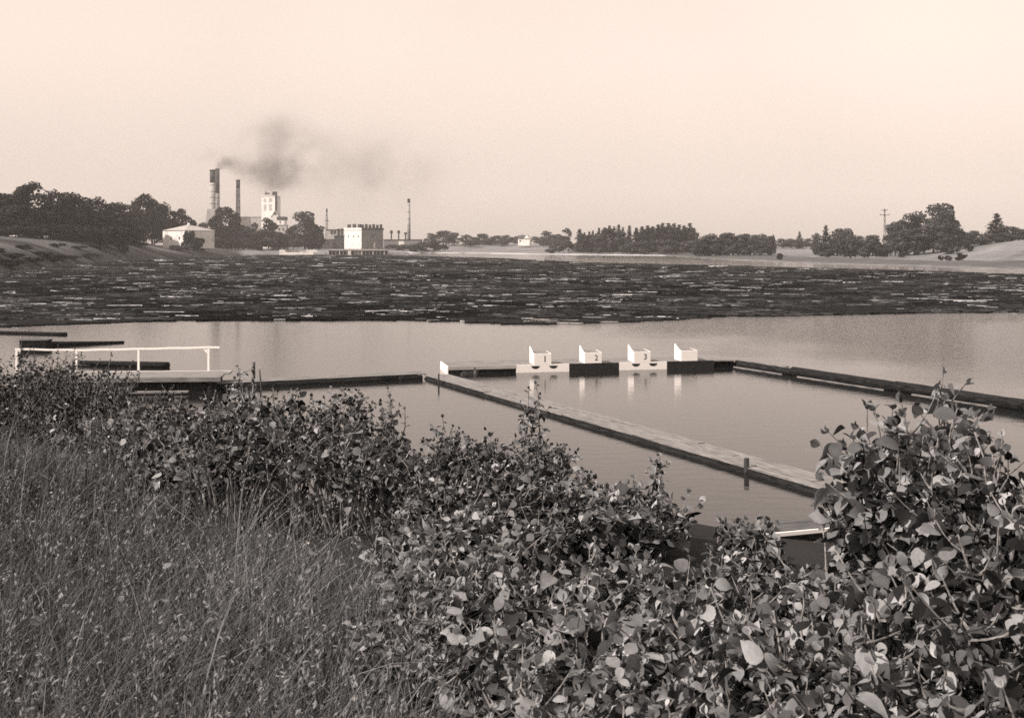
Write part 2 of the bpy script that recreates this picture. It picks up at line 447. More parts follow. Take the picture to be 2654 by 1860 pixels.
# ------------------------------------------------------------------ pool: starting platform
def frame_at(a, b):
    return math.atan2(b[1] - a[1], b[0] - a[0]), math.hypot(b[0] - a[0], b[1] - a[1])
A0 = W(1162, 970); B0 = W(1850, 953)
rot, LEN = frame_at(A0, B0)
def along(px):           # station on the platform front for a photo column
    lo, hi = 0.0, LEN + 3
    for _ in range(40):
        m_ = (lo + hi) / 2
        xx = A0[0] + math.cos(rot) * m_; yy = A0[1] + math.sin(rot) * m_
        if CX + F * xx / yy < px: lo = m_
        else: hi = m_
    return lo
DK = 0.30
plat = thing('starting_platform', 'floating starting platform with white and black painted front panels behind the pool', 'platform', (A0[0], A0[1], 0), rot)
st = [along(p) for p in (1162, 1240, 1338, 1475, 1604, 1728, 1850, 1903)]
b = MB()
npl = 9
for k in range(npl):
    y0 = 0.03 + k * 1.9 / npl
    b.box(-0.0, st[6], y0, y0 + 1.9 / npl - 0.012, DK - 0.05, DK)
b.build('deck', M['wood'], plat)
MB().box(-0.045, -0.003, 0.0, 1.95, -0.05, DK + 0.01).build('end_panel', M['white'], plat)
for k in range(2, 6):
    b = MB().box(st[k] + (0.004), st[k+1] - 0.004, -0.03, 0.025, -0.12, DK + 0.012)
    f_ = b.build('front_panel', M['white'] if k % 2 == 0 else M['black'], plat)
    if k % 2 == 0:
        c = 0.5 * (st[k] + st[k+1])
        for q_ in (-0.12, 0.62):
            hb = MB(); n = 10
            pr = [(c + q_ - 0.19 + 0.17 * math.cos(math.pi + math.pi * i / n), DK - 0.045 + 0.115 * math.sin(math.pi + math.pi * i / n)) for i in range(n + 1)]
            hb.prism(pr, -0.036, -0.028); hb.build('slot', M['black'], f_)
b = MB().box(0.0, st[2] - 0.01, -0.02, 0.024, DK - 0.13, DK + 0.004); b.build('edge_board', M['concrete'], plat)
b = MB().cyl((st[1], 0.18, 0.02), (st[2] - 0.02, 0.18, 0.02), 0.17, n=12, rings=5, wob=0.03, seed=3); b.build('float_log', M['bark'], plat, True)
b = MB().cyl((0.2, 1.6, 0.0), (st[6], 1.6, 0.0), 0.17, n=12, rings=9, wob=0.03, seed=4); b.build('float_log', M['bark'], plat, True)
b = MB().cyl((st[2], 0.5, 0.0), (st[6], 0.5, 0.0), 0.17, n=12, rings=9, wob=0.03, seed=5); b.build('float_log', M['bark'], plat, True)
MB().box(0.55, 1.25, 0.05, 0.09, 0.0, 0.13).build('cross_board', M['wood'], plat)
MB().box(1.02, 1.10, -0.02, 0.04, -0.4, DK - 0.05).build('post', M['wood'], plat)
b = MB().box(0.0, 0.5, 0.03, 0.08, -0.1, DK - 0.06); b.build('shade_sheet', M['black'], plat)  # black sheet stands in for the shaded void under the deck end
b = MB().cyl((st[6] + 0.02, 0.45, 0.06), (st[7] + 0.15, 0.45, 0.06), 0.19, 0.17, n=12, rings=4, wob=0.04, seed=6); b.build('log_stub', M['bark'], plat, True)
MB().box(st[6] + 0.02, st[7] + 0.1, 0.1, 0.9, 0.25, 0.29).build('end_plank', M['wood'], plat)

# starting blocks, one to a lane
mids = [0.5 * (st[k] + st[k+1]) for k in range(2, 6)]
cpx = [1400, 1531, 1658, 1780]
for k in range(4):
    s0 = along(cpx[k] + 6)
    c, s = math.cos(rot), math.sin(rot)
    lx, ly = s0, -0.028
    loc = (A0[0] + c * lx - s * ly, A0[1] + s * lx + c * ly, DK + 0.013)
    lab = ['white starting block marked with a black 1 above a white panel',
           'white starting block marked with a faint 2 above a black panel',
           'white starting block marked with a black 3 above a white panel',
           'blank white starting block above the last black panel'][k]
    t = thing('starting_block', lab, 'starting block', loc, rot, 'starting blocks along the pool platform')
    w, dp = 0.72, 0.78
    fh, bh, sp = 0.43, 0.48, 0.66
    # front and back boards
    MB().box(-w/2, w/2, 0, 0.028, 0, fh).build('front_board', M['white'], t, bevel=0.004)
    MB().box(-w/2 + 0.03, w/2 - 0.03, dp - 0.03, dp, 0, bh - 0.03).build('back_board', M['white'], t)
    # side boards: the left one sweeps up at the back
    for sx, top in ((-1, sp), (1, bh - .015)):
        prof = [(0.03, 0), (dp, 0), (dp, top)]
        for i in range(1, 9):
            u = i / 8
            prof.append((dp + (0.03 - dp) * u, fh + (top - fh) * (1 - u) ** 1.5))
        x0 = sx * w / 2 - (0.028 if sx > 0 else 0)
        b = MB(); n = len(prof)
        vs = [(x0, y_, z_) for y_, z_ in prof] + [(x0 + 0.028, y_, z_) for y_, z_ in prof]
        b.add(vs, [tuple(reversed(range(n))), tuple(range(n, 2*n))] + [(i, (i+1) % n, (i+1) % n + n, i + n) for i in range(n)])
        b.build('side_board', M['white'], t)
    b = MB(); b.add([(-w/2 + 0.03, 0.03, fh - 0.012), (w/2 - 0.03, 0.03, fh - 0.012), (w/2 - 0.03, dp - 0.03, bh - 0.02), (-w/2 + 0.03, dp - 0.03, bh - 0.02),
               (-w/2 + 0.03, 0.03, fh - 0.045), (w/2 - 0.03, 0.03, fh - 0.045), (w/2 - 0.03, dp - 0.03, bh - 0.045), (-w/2 + 0.03, dp - 0.03, bh - 0.045)],
              [(0,1,2,3), (7,6,5,4), (0,4,5,1), (1,5,6,2), (2,6,7,3), (3,7,4,0)])
    b.build('top_board', M['wood'], t)
    if k < 3:
        if k == 0:
            MB().box(0.075, 0.115, -0.004, -0.001, 0.09, 0.34).build('number', M['black'], t)
        else:
            cu = bpy.data.curves.new('number', 'FONT'); cu.body = str(k + 1); cu.size = 0.32; cu.extrude = 0.0015; cu.align_x = 'CENTER'
            cu.materials.append(M['black'] if k == 2 else M['wood_dark'])
            tmp = bpy.data.objects.new('tmp', cu); me = bpy.data.meshes.new_from_object(tmp); bpy.data.objects.remove(tmp)
            o = bpy.data.objects.new('number', me); link(o, t); o.location = (0.13, -0.004, 0.11); o.rotation_euler = (math.pi/2, 0, 0)

# ------------------------------------------------------------------ walkways and booms
def plank_walk(name, label, a, b_, width, nplank, top, m_top, side_r, seed, cat='walkway', left=0.0):
    """planks laid lengthwise on two float logs; local x runs a to b, y is across"""
    ro, ln = frame_at(a, b_)
    t = thing(name, label, cat, (a[0], a[1], 0), ro)
    rd = random.Random(seed)
    dk = None
    pw_ = width / nplank
    for k in range(nplank):
        x0 = -rd.uniform(0, .2)
        mb = MB()
        while x0 < ln:
            l = rd.uniform(3.5, 6.0); x1 = min(x0 + l, ln + rd.uniform(0, .15))
            g = rd.uniform(-0.012, 0.012)
            mb.box(x0 + 0.012, x1, k * pw_ + 0.008 + g * .5, (k + 1) * pw_ - 0.012 + g * .5, top - 0.03 + g, top + g)
            x0 = x1
        mb.build('plank', m_top, t)
    for yy in (side_r * 0.55, width - side_r * 0.55):
        x0 = 0.0
        while x0 < ln - 0.2:
            x1 = min(x0 + rd.uniform(5.5, 8), ln)
            MB().cyl((x0, yy, top - 0.036 - side_r), (x1 - 0.05, yy, top - 0.036 - side_r), side_r, side_r * rd.uniform(.86, 1), n=14, rings=8, wob=0.035, seed=rd.randint(0, 999)).build('float_log', M['bark'], t, True)
            x0 = x1
    return t, ro, ln
# diagonal walkway across the picture
D0, D1 = W(1102, 982), W(2260, 1322)
dw, dro, dln = plank_walk('floating_walkway', 'long plank walkway on dark float logs running diagonally to the shore bushes', D0, D1, 1.0, 4, 0.14, M['wood'], 0.13, 5)
# near log boom with its front edge stopped by planks: local y points away from the camera side, so keep width on the far side
L0, L1 = W(520, 1010), W(1098, 982)
plank_walk('floating_walkway', 'plank walkway with dark side lying between the white railed jetty and the starting platform', L0, L1, 0.8, 3, 0.21, M['wood'], 0.16, 6)
N0, N1 = (0.6, 17.1), (7.5, 19.35)
nb_, nro, nln = plank_walk('floating_walkway', 'dark near walkway with a pale edge half hidden behind the leafy bushes', N0, N1, 0.7, 3, 0.22, M['wood_dark'], 0.13, 8)
MB().box(0, nln, -0.06, -0.02, 0.16, 0.225).build('edge_board', M['white'], nb_)

# right hand boom of long logs with low planks on the pool side
R0, R1 = W(1897, 950), W(2790, 1088)
rro, rln = frame_at(R0, R1)
rdm = random.Random(11)
x0 = 0.0; kk = 0
bl = ['dark boom log with a pale plank on top beside the starting platform end', 'long dark boom log in the middle of the pool right side',
      'dark boom log behind the tall leafy shoots', 'dark boom log running out of the picture at the pool side']
while x0 < rln - 0.5 and kk < 4:
    l = (3.4, 5.2, 4.6, 4.4)[kk]; x1 = min(x0 + l, rln)
    pos = (R0[0] + math.cos(rro) * x0, R0[1] + math.sin(rro) * x0, 0)
    t = thing('boom_log', bl[kk], 'boom', pos, rro, 'logs of the pool side boom')
    r = (0.15, 0.19, 0.20, 0.20)[kk]
    MB().cyl((0.02, 0.25, r * 0.75), (x1 - x0 + 0.06, 0.25, r * 0.75), r, r * 0.93, n=14, rings=9, wob=0.03, seed=kk + 40).build('log', M['bark'], t, True)
    if kk == 0: MB().box(0.0, x1 - x0 - 0.3, 0.18, 0.34, 0.27, 0.31).build('plank', M['wood'], t)
    MB().box(0.15 + 0.4 * kk, x1 - x0 - 0.3, -0.045, 0.015, -0.02, 0.028).build('pale_plank', M['wood'], t)
    x0 = x1; kk += 1

# mooring posts
def post(px, py0, py1, wpx, label, lean=0.0, m=None):
    xx, d = W(px, py1)
    z1 = Z(py0, d); w = wpx / F * d / 2
    b = MB().cyl((0, 0, -1.0), (lean, 0, z1), w, w * 0.9, n=9, rings=3, wob=0.05, seed=int(px))
    b.add([], [])
    o = b.build('mooring_post', m or M['dark'], None, True); o.location = (xx, d, 0)
    tag(o, label, 'post', 'posts standing in the water along the walkways')
post(1935, 1187, 1226, 15, 'short dark post on the near side of the diagonal walkway by the bushes')
post(1137, 968, 997, 5, 'thin dark post at the far end of the diagonal walkway')
post(658, 938, 984, 8, 'straight upright stake in open water beside the left walkway', m=M['trunk'])
post(684, 957, 1008, 5, 'thin leaning stake against the dark side of the left walkway', lean=-0.16, m=M['trunk'])

# ------------------------------------------------------------------ railed jetty on the left
JD = 37.6
J0 = (X(40, JD + .6), JD + .5); J1 = (X(585, JD + .9), JD + 1.0)
jro, jln = frame_at(J0, J1)
jet = thing('jetty', 'timber jetty with white handrail beyond the grassy bank', 'jetty', (J0[0], J0[1], 0), jro)
rd = random.Random(4)
for k in range(6):
    MB().box(0, jln + rd.uniform(-.1, .1), -1.0 + k * 0.36, -1.0 + k * 0.36 + 0.345, 0.46 + rd.uniform(-.006, .006), 0.51).build('deck_board', M['concrete'] if k == 5 else M['wood'], jet)
MB().box(0, jln, -1.06, -1.01, 0.36, 0.515).build('edge_board', M['wood'], jet)
MB().box(3.5, jln - 1.0, -1.62, -1.36, 0.04, 0.10).build('lower_board', M['wood'], jet)
MB().box(0.2, jln - .2, -0.75, -0.7, -.3, 0.45).build('shade_sheet', M['black'], jet)  # black sheet put in for the shade beneath the jetty deck
for xx in np.linspace(0.4, jln - 0.4, 6):
    for yy in (-0.9, 0.9):
        MB().cyl((xx, yy, -1.5), (xx, yy, 0.455), 0.085, n=9).build('pile', M['bark'], jet, True)
rail_y = 0.75
pp = []
for px in (55, 205, 362, 540):
    xx = (X(px, JD + 1.5) - J0[0]) / math.cos(jro); pp.append(xx)
rl = MB(); xs = np.linspace(pp[0] - .05, pp[3] + .4, 40)
zr = 1.31 + np.interp(xs, [pp[0], pp[1], pp[2], pp[3]], [.02, -.03, .0, .04]) + .006 * np.sin(xs * 5.1)
vs_ = []
for u, zz_ in zip(xs, zr): vs_ += [(u, rail_y - .025, zz_), (u, rail_y + .03, zz_), (u, rail_y + .03, zz_ + .06), (u, rail_y - .025, zz_ + .06)]
fs_ = [(i*4 + k, i*4 + (k+1) % 4, i*4 + 4 + (k+1) % 4, i*4 + 4 + k) for i in range(39) for k in range(4)] + [(3,2,1,0), (156,157,158,159)]
rl.add(vs_, fs_).build('handrail', M['white'], jet)
for xx in pp:
    MB().box(xx - 0.035, xx + 0.035, rail_y - 0.022, rail_y + 0.027, 0.515, 1.30 + float(np.interp(xx, pp, [.028, -.022, .008, .048]))).build('railing_post', M['white'], jet)
for xx in (pp[0], pp[3]):
    sg = 1 if xx == pp[0] else -1
    MB().add([(xx + sg*.042, rail_y - .02, 1.307), (xx + sg*.18, rail_y - .02, 1.307), (xx + sg*.042, rail_y - .02, 1.16), (xx + sg*.042, rail_y + .03, 1.307), (xx + sg*.18, rail_y + .03, 1.307), (xx + sg*.042, rail_y + .03, 1.16)],
             [(0,1,2), (5,4,3), (0,3,4,1), (1,4,5,2), (2,5,3,0)]).build('bracket', M['white'], jet)

def lying(name, label, p0, p1, r0, r1, cat='log', seed=0):
    a = Vector(p0); b_ = Vector(p1)
    o = MB().cyl((0, 0, 0), tuple(b_ - a), r0, r1, n=14, rings=8, wob=0.03, seed=seed).build(name, M['bark'], None, True)
    o.location = a; tag(o, label, cat, 'stray timber off the left bank'); return o
e = W(436, 953); s_ = W(190, 945)
lying('drifting_trunk', 'thick dark trunk floating behind the white handrail', (s_[0], s_[1], 0.1), (e[0], e[1], 0.10), 0.09, 0.15, seed=1)
e = W(322, 888); s_ = W(70, 899)
lying('drifting_trunk', 'tapering dark trunk floating just above the handrail', (s_[0], s_[1], 0.1), (e[0], e[1], 0.04), 0.17, 0.05, seed=2)
e = W(172, 868); s_ = W(-60, 862)
lying('drifting_trunk', 'thin dark trunk floating near the log raft at the left shore', (s_[0], s_[1], 0.05), (e[0], e[1], 0.05), 0.09, 0.10, seed=3)
bx_ = W(93, 901)
t = thing('timber_float', 'square dark timber float by the left shore', 'float', (bx_[0], bx_[1], 0), 0.05)
MB().box(-0.65, 0.65, -0.4, 0.4, -0.1, 0.38).build('hull', M['bark'], t, bevel=0.02)
MB().box(-0.68, 0.68, -0.43, 0.43, 0.383, 0.42).build('deck', M['wood_dark'], t)
#@@VEG
# ------------------------------------------------------------------ distant trees
def quads(C, Nrm, size, tone, rng):
    """leaf clumps: bent four-cornered sprays at centres C facing Nrm"""
    n = len(C)
    Nrm = Nrm / (np.linalg.norm(Nrm, axis=1, keepdims=True) + 1e-9)
    ref = rng.normal(size=(n, 3)); U = np.cross(Nrm, ref); U /= np.linalg.norm(U, axis=1, keepdims=True) + 1e-9
    Wv = np.cross(Nrm, U)
    s = size[:, None] if np.ndim(size) else size
    j = rng.uniform(0.55, 1.15, (4, n, 1))
    V = np.stack([C + U * s * j[0], C + Wv * s * j[1] * .8, C - U * s * j[2], C - Wv * s * j[3] * .8], 1)
    V[:, 0] += Nrm * s * rng.uniform(-.4, .4, (n, 1)); V[:, 2] += Nrm * s * rng.uniform(-.4, .4, (n, 1))
    return V.reshape(-1, 3), np.repeat(tone, 4)
def broad_crown(seed, hh=12.0, rad=4.2, low=0.04, lobes=20, per=150, cs=0.36, tall=1.0):
    rng = np.random.default_rng(seed)
    Cs, Ns, Ts = [], [], []
    zc = hh * (low + (1 - low) * 0.5); rz = hh * (1 - low) * 0.5
    for k in range(lobes):
        a = rng.uniform(0, 2*np.pi); u = rng.uniform(-0.9, 0.9)
        rr = np.sqrt(max(0, 1 - abs(u) ** 2.4)) * rng.uniform(0.35, 0.78)
        c = np.array([np.cos(a) * rr * rad, np.sin(a) * rr * rad, zc + u * rz * 0.82])
        lr = rng.uniform(0.26, 0.46) * rad * np.array([1, 1, rng.uniform(.7, 1.0) * tall])
        d = rng.normal(size=(per, 3)); d /= np.linalg.norm(d, axis=1, keepdims=True)
        d[:, 2] = np.abs(d[:, 2]) * np.where(rng.random(per) < .72, 1, -1)
        rad_ = rng.uniform(0.72, 1.08, (per, 1))
        Cs.append(c + d * lr * rad_); Ns.append(d + rng.normal(0, .55, (per, 3)))
        Ts.append(np.clip(rng.normal(.45, .2, per) + rng.uniform(-.15, .15), 0, 1))
    C = np.concatenate(Cs); N_ = np.concatenate(Ns); T = np.concatenate(Ts)
    zmin = hh * low * .5
    C[:, 2] = np.maximum(C[:, 2], zmin + rng.uniform(0, .6, len(C)))
    top = C[:, 2].max(); C[:, 2] *= (hh - .2) / top
    return quads(C, N_, rng.uniform(.6, 1.3, len(C)) * cs, T, rng)
def conifer_crown(seed, hh=12.0, rad=2.2, cs=0.38):
    rng = np.random.default_rng(seed); Cs, Ns, Ts = [], [], []
    tiers = 17
    for k in range(tiers):
        t = k / (tiers - 1); z = hh * (0.07 + 0.92 * t)
        r = rad * (1 - t) ** 0.8 * rng.uniform(.75, 1.15) + 0.12
        nb = int(10 - 5 * t)
        for q in range(nb):
            a = rng.uniform(0, 2*np.pi); n = int(13 * (1 - t) + 4)
            u = rng.uniform(.1, 1, n); rr = r * u * rng.uniform(.75, 1.15)
            C = np.stack([np.cos(a) * rr, np.sin(a) * rr, z - 0.28 * rr + rng.normal(0, .12, n)], 1) + rng.normal(0, .13, (n, 3))
            Cs.append(C); Ns.append(np.stack([np.cos(a) * np.ones(n) * .5, np.sin(a) * np.ones(n) * .5, np.ones(n)], 1) + rng.normal(0, .5, (n, 3)))
            Ts.append(np.clip(rng.normal(.35, .18, n), 0, 1))
    C = np.concatenate(Cs)
    return quads(C, np.concatenate(Ns), rng.uniform(.6, 1.3, len(C)) * cs, np.concatenate(Ts), rng)
def data_only(o):
    me = o.data; bpy.data.objects.remove(o); return me
def crown_mesh(arr, m):
    V, T = arr; n = len(V) // 4
    return data_only(np_mesh('crown', V, np.arange(4 * n), np.full(n, 4), m, T))
def trunk_mesh(hh, r, seed, limbs=5, frac=.75):
    b = MB(); rd = random.Random(seed)
    b.cyl((0, 0, -1.5), (rd.uniform(-.2, .2), rd.uniform(-.2, .2), hh * frac), r, r * .25, n=8, rings=5, wob=.05, seed=seed)
    for k in range(limbs):
        a = rd.uniform(0, 6.28); z = hh * rd.uniform(.22, .55); l = hh * rd.uniform(.16, .27)
        b.cyl((0, 0, z), (math.cos(a) * l, math.sin(a) * l, z + l * rd.uniform(.6, 1.1)), r * .45, r * .12, n=6)
    me = bpy.data.meshes.new('trunk'); me.from_pydata(b.v, [], b.f); me.update(); me.materials.append(M['trunk']); return me
KIND = {}
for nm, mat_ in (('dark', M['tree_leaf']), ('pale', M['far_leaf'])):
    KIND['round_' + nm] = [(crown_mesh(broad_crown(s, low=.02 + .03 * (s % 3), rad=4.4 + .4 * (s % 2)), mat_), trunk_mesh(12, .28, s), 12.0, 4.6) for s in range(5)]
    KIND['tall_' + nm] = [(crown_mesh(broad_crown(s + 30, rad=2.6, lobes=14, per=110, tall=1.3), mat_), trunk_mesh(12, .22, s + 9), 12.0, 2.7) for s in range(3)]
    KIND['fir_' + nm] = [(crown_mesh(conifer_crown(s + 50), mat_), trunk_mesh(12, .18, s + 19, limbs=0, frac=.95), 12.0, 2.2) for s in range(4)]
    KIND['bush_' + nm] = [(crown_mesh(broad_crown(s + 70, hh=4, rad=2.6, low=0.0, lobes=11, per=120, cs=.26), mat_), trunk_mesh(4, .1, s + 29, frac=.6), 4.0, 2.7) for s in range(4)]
trd = random.Random(5)
def tree(px, py_top, wpx, d, kind, label, group=None, name=None, base=None):
    xx = X(px, d); zb = gz(xx, d) if base is None else base
    h = max(Z(py_top, d) - zb, 1.2)
    cm, tm, nh, nr_ = trd.choice(KIND[kind])
    nm = name or ('bush' if kind.startswith('bush') else 'fir_tree' if kind.startswith('fir') else 'leafy_tree')
    t = thing(nm, label, 'bush' if nm == 'bush' else 'tree', (xx, d, zb - .05), trd.uniform(0, 6.28), group)
    w = wpx / F * d / 2 / nr_
    t.scale = (w, w, h / nh)
    c = bpy.data.objects.new('crown', cm); link(c, t)
    k = bpy.data.objects.new('stem' if nm == 'bush' else 'trunk', tm); link(k, t)
    return t
# wood on the left bank
lab = 'dark leafy tree in the dense wood on the left bank hilltop'
grp = 'trees of the dark wood on the left bank'
for px, top, w, d, l in ((-60, 492, 170, 358, None), (20, 500, 120, 356, None), (78, 468, 130, 360, 'tallest dark tree of the wood, its crown flat topped above the left bank'),
        (145, 488, 100, 373, None), (180, 497, 80, 378, None), (212, 510, 80, 388, None), (265, 508, 90, 413, None), (300, 522, 70, 428, None), (332, 528, 75, 478, None),
        (372, 500, 66, 498, 'rounded tree standing up alone out of the dark wood behind the white house'), (400, 516, 60, 518, None), (430, 522, 60, 533, None),
        (460, 538, 60, 558, None), (488, 556, 50, 588, 'lower dark tree at the end of the wood right behind the white house'),
        (50, 530, 110, 348, None), (110, 540, 110, 356, None), (170, 545, 110, 368, None), (235, 548, 100, 388, None), (300, 555, 100, 413, None), (350, 558, 90, 478, None), (395, 556, 90, 508, None), (440, 566, 80, 540, None), (0, 545, 110, 343, None)):
    tree(px, top, w * 1.12, d, 'round_dark', l or lab, None if l else grp)
for px, top, w, d, l in ((20, 668, 90, 222, 'dark bush at the water edge of the left bank near the picture edge'), (-40, 650, 120, 225, 'broad dark bush on the slope at the left picture edge'),
        (135, 655, 75, 262, 'dark bush halfway along the grassy left bank'), (285, 650, 24, 380, 'small dark bush alone on the left bank slope'), (250, 668, 60, 352, 'low flat bush at the waterline below the lone small bush'), (320, 664, 60, 400, 'low scrub bush at the log raft edge before the white house')):
    tree(px, top, w, d, 'bush_dark', l)
for i in range(20):
    px = -70 + i * 22; d = 338 + max(0, px) * .12 + (40 if px > 330 else 0)
    tree(px, 578 + (i * 7) % 11, 66, d - 6, 'bush_dark', 'dark bush in the undergrowth along the foot of the left wood', 'undergrowth bushes of the left wood')
for i, (px, d) in enumerate(((35, 236), (85, 244), (160, 276), (190, 292), (228, 318), (110, 262), (60, 262), (205, 330), (265, 372), (340, 420), (365, 430), (150, 310))):
    tree(px, Z_to_px(gz(X(px, d), d) + .75 + (i % 3) * .35, d), 84 - (i % 4) * 12, d, 'bush_dark', 'low dark scrub bush dotted over the grassy left bank', 'scrub bushes on the left bank')
# trees between the house and the works
wl = 'leafy tree among the factory trees beside the lake'
wg = 'leafy trees in front of the factory'
for px, top, w, d, kind, l in ((586, 535, 78, 640, 'round_dark', 'tall dark tree hiding the foot of the twin chimneys'), (558, 552, 50, 630, 'round_dark', None), (610, 566, 60, 640, 'round_dark', None),
        (630, 590, 70, 640, 'round_dark', None), (570, 595, 70, 615, 'round_dark', None), (600, 600, 80, 625, 'round_dark', None), (655, 575, 50, 700, 'round_pale', None),
        (695, 562, 66, 690, 'round_dark', 'round tree below the white factory tower'), (680, 590, 60, 665, 'round_dark', None), (715, 598, 60, 668, 'round_dark', None), (650, 600, 60, 660, 'round_dark', None),
        (790, 547, 86, 672, 'round_pale', 'big pale round willow between the white gable and the crenellated building'), (762, 580, 60, 668, 'round_pale', None), (815, 575, 60, 667, 'round_dark', None), (828, 600, 36, 664, 'tall_dark', 'narrow dark tree under the right side of the big pale willow'),
        (745, 605, 50, 672, 'round_pale', None), (520, 575, 70, 640, 'round_pale', 'pale tree just right of the white house roof'), (545, 590, 60, 600, 'round_dark', None)):
    tree(px, top, w, d, kind, l or wl, None if l else wg)
for px, top, w, d, kind, l in ((488, 594, 40, 478, 'bush_dark', 'dark bush growing against the right wall of the white house'), (508, 612, 50, 476, 'bush_dark', 'low dark bush at the right corner of the white house'),
        (528, 622, 44, 500, 'bush_dark', 'dark bush on the bank between the white house and the factory trees'), (662, 632, 44, 653, 'bush_dark', 'dark bush at the water below the factory tower'),
        (470, 633, 80, 465, 'bush_pale', 'pale scrub bush below the white house wall'), (580, 640, 90, 640, 'bush_pale', 'pale scrub on the shore under the factory trees'),
        (1105, 624, 84, 705, 'bush_dark', 'large dark waterside bush right of the lone factory chimney'), (1140, 632, 54, 708, 'bush_dark', 'smaller dark waterside bush at the sandy point'),
        (1030, 632, 70, 690, 'bush_pale', 'pale scrub bush left of the lone chimney foot'), (1075, 630, 60, 690, 'bush_pale', 'pale scrub bush right of the lone chimney foot')):
    tree(px, top, w, d, kind, l)
for i, (px, top, w, d) in enumerate(((548, 612, 60, 596), (575, 618, 56, 600), (600, 612, 60, 606), (628, 616, 60, 612), (652, 612, 56, 618), (676, 618, 56, 606), (700, 612, 60, 612), (722, 620, 50, 616), (735, 606, 56, 622), (770, 616, 60, 640), (800, 612, 60, 640), (826, 618, 40, 640), (515, 612, 50, 560), (540, 604, 56, 600))):
    tree(px, top, w, d, 'bush_dark' if i % 3 else 'bush_pale', 'bushy shrub packed under the factory trees by the lake', 'bushes under the factory trees')
# far shore, middle
cl = 'grey distant tree in the belt across the lake'
cg = 'trees in the belt across the lake'
for px, top, w, d, l in ((1118, 603, 50, 800, None), (1150, 597, 66, 800, 'broad round tree rising first from the far tree belt'), (1178, 602, 40, 800, None), (1206, 607, 40, 820, None), (1250, 605, 48, 820, None), (1230, 614, 50, 815, None),
        (1290, 610, 50, 820, None), (1315, 608, 40, 830, None), (1335, 611, 40, 830, None), (1270, 618, 60, 800, None), (1220, 622, 60, 780, None), (1302, 622, 50, 790, None), (1360, 610, 40, 860, None), (1392, 612, 40, 850, None), (1410, 612, 40, 840, None),
        (1420, 597, 44, 800, 'round tree with a domed crown right of the far white house'), (1440, 606, 40, 790, None), (1408, 618, 40, 770, None), (1455, 608, 40, 780, None), (1430, 622, 50, 760, None)):
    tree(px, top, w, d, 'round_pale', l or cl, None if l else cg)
tree(1469, 589, 27, 760, 'tall_dark', 'tall narrow leafy tree standing above the far bushes')
fl = 'slender fir in the row along the far shore'
fg = 'firs in the row along the far shore'
for px, top, w in ((1502, 595, 30), (1515, 603, 20), (1527, 601, 18), (1537, 598, 18), (1553, 592, 22), (1568, 590, 26), (1580, 586, 26), (1592, 588, 22), (1604, 584, 24), (1615, 590, 22), (1631, 586, 24), (1545, 606, 20), (1560, 604, 22)):
    tree(px, top, w * 1.7, 598 + (px % 7) * 5, 'fir_pale', fl, fg)
sl = 'tall fir of the dense grove on the far shore'
sg_ = 'firs of the dense grove on the far shore'
for px, top, w in ((1650, 592, 30), (1664, 588, 30), (1678, 586, 32), (1692, 588, 32), (1705, 584, 32), (1718, 578, 34), (1732, 580, 34), (1746, 579, 34), (1760, 584, 32), (1772, 586, 30), (1788, 580, 32), (1799, 592, 30), (1712, 592, 40), (1740, 592, 40), (1775, 596, 36)):
    tree(px, top, w * 1.75, 566 + (px % 5) * 7, 'fir_pale', sl, sg_)
for i, (px, top, w) in enumerate(((1512, 604, 40), (1540, 606, 40), (1577, 590, 50), (1607, 596, 40), (1662, 594, 44), (1682, 591, 44), (1702, 589, 44), (1722, 586, 50), (1744, 584, 50), (1764, 588, 46), (1784, 588, 46), (1800, 600, 30))):
    tree(px, top, w, 590 + (i % 3) * 6, 'tall_pale', 'leafy tree mixed in among the far shore firs', 'leafy trees among the far shore firs')
for px, top, w, d, l in ((1462, 618, 60, 590, 'pale round bush in front of the tall narrow tree'), (1435, 632, 50, 600, 'low pale bush left of the round far bush'), (1552, 626, 44, 572, 'small pale bush below the row of firs'), (1588, 614, 56, 575, 'large pale bush before the firs'),
        (1660, 622, 90, 545, 'wide low bush at the left foot of the dense fir grove'), (1725, 618, 90, 540, 'wide pale bush before the middle of the dense fir grove'), (1790, 620, 76, 530, 'pale bush at the right foot of the dense fir grove'), (1625, 630, 60, 560, 'low bush between the firs and the grove')):
    tree(px, top, w, d, 'bush_pale', l)
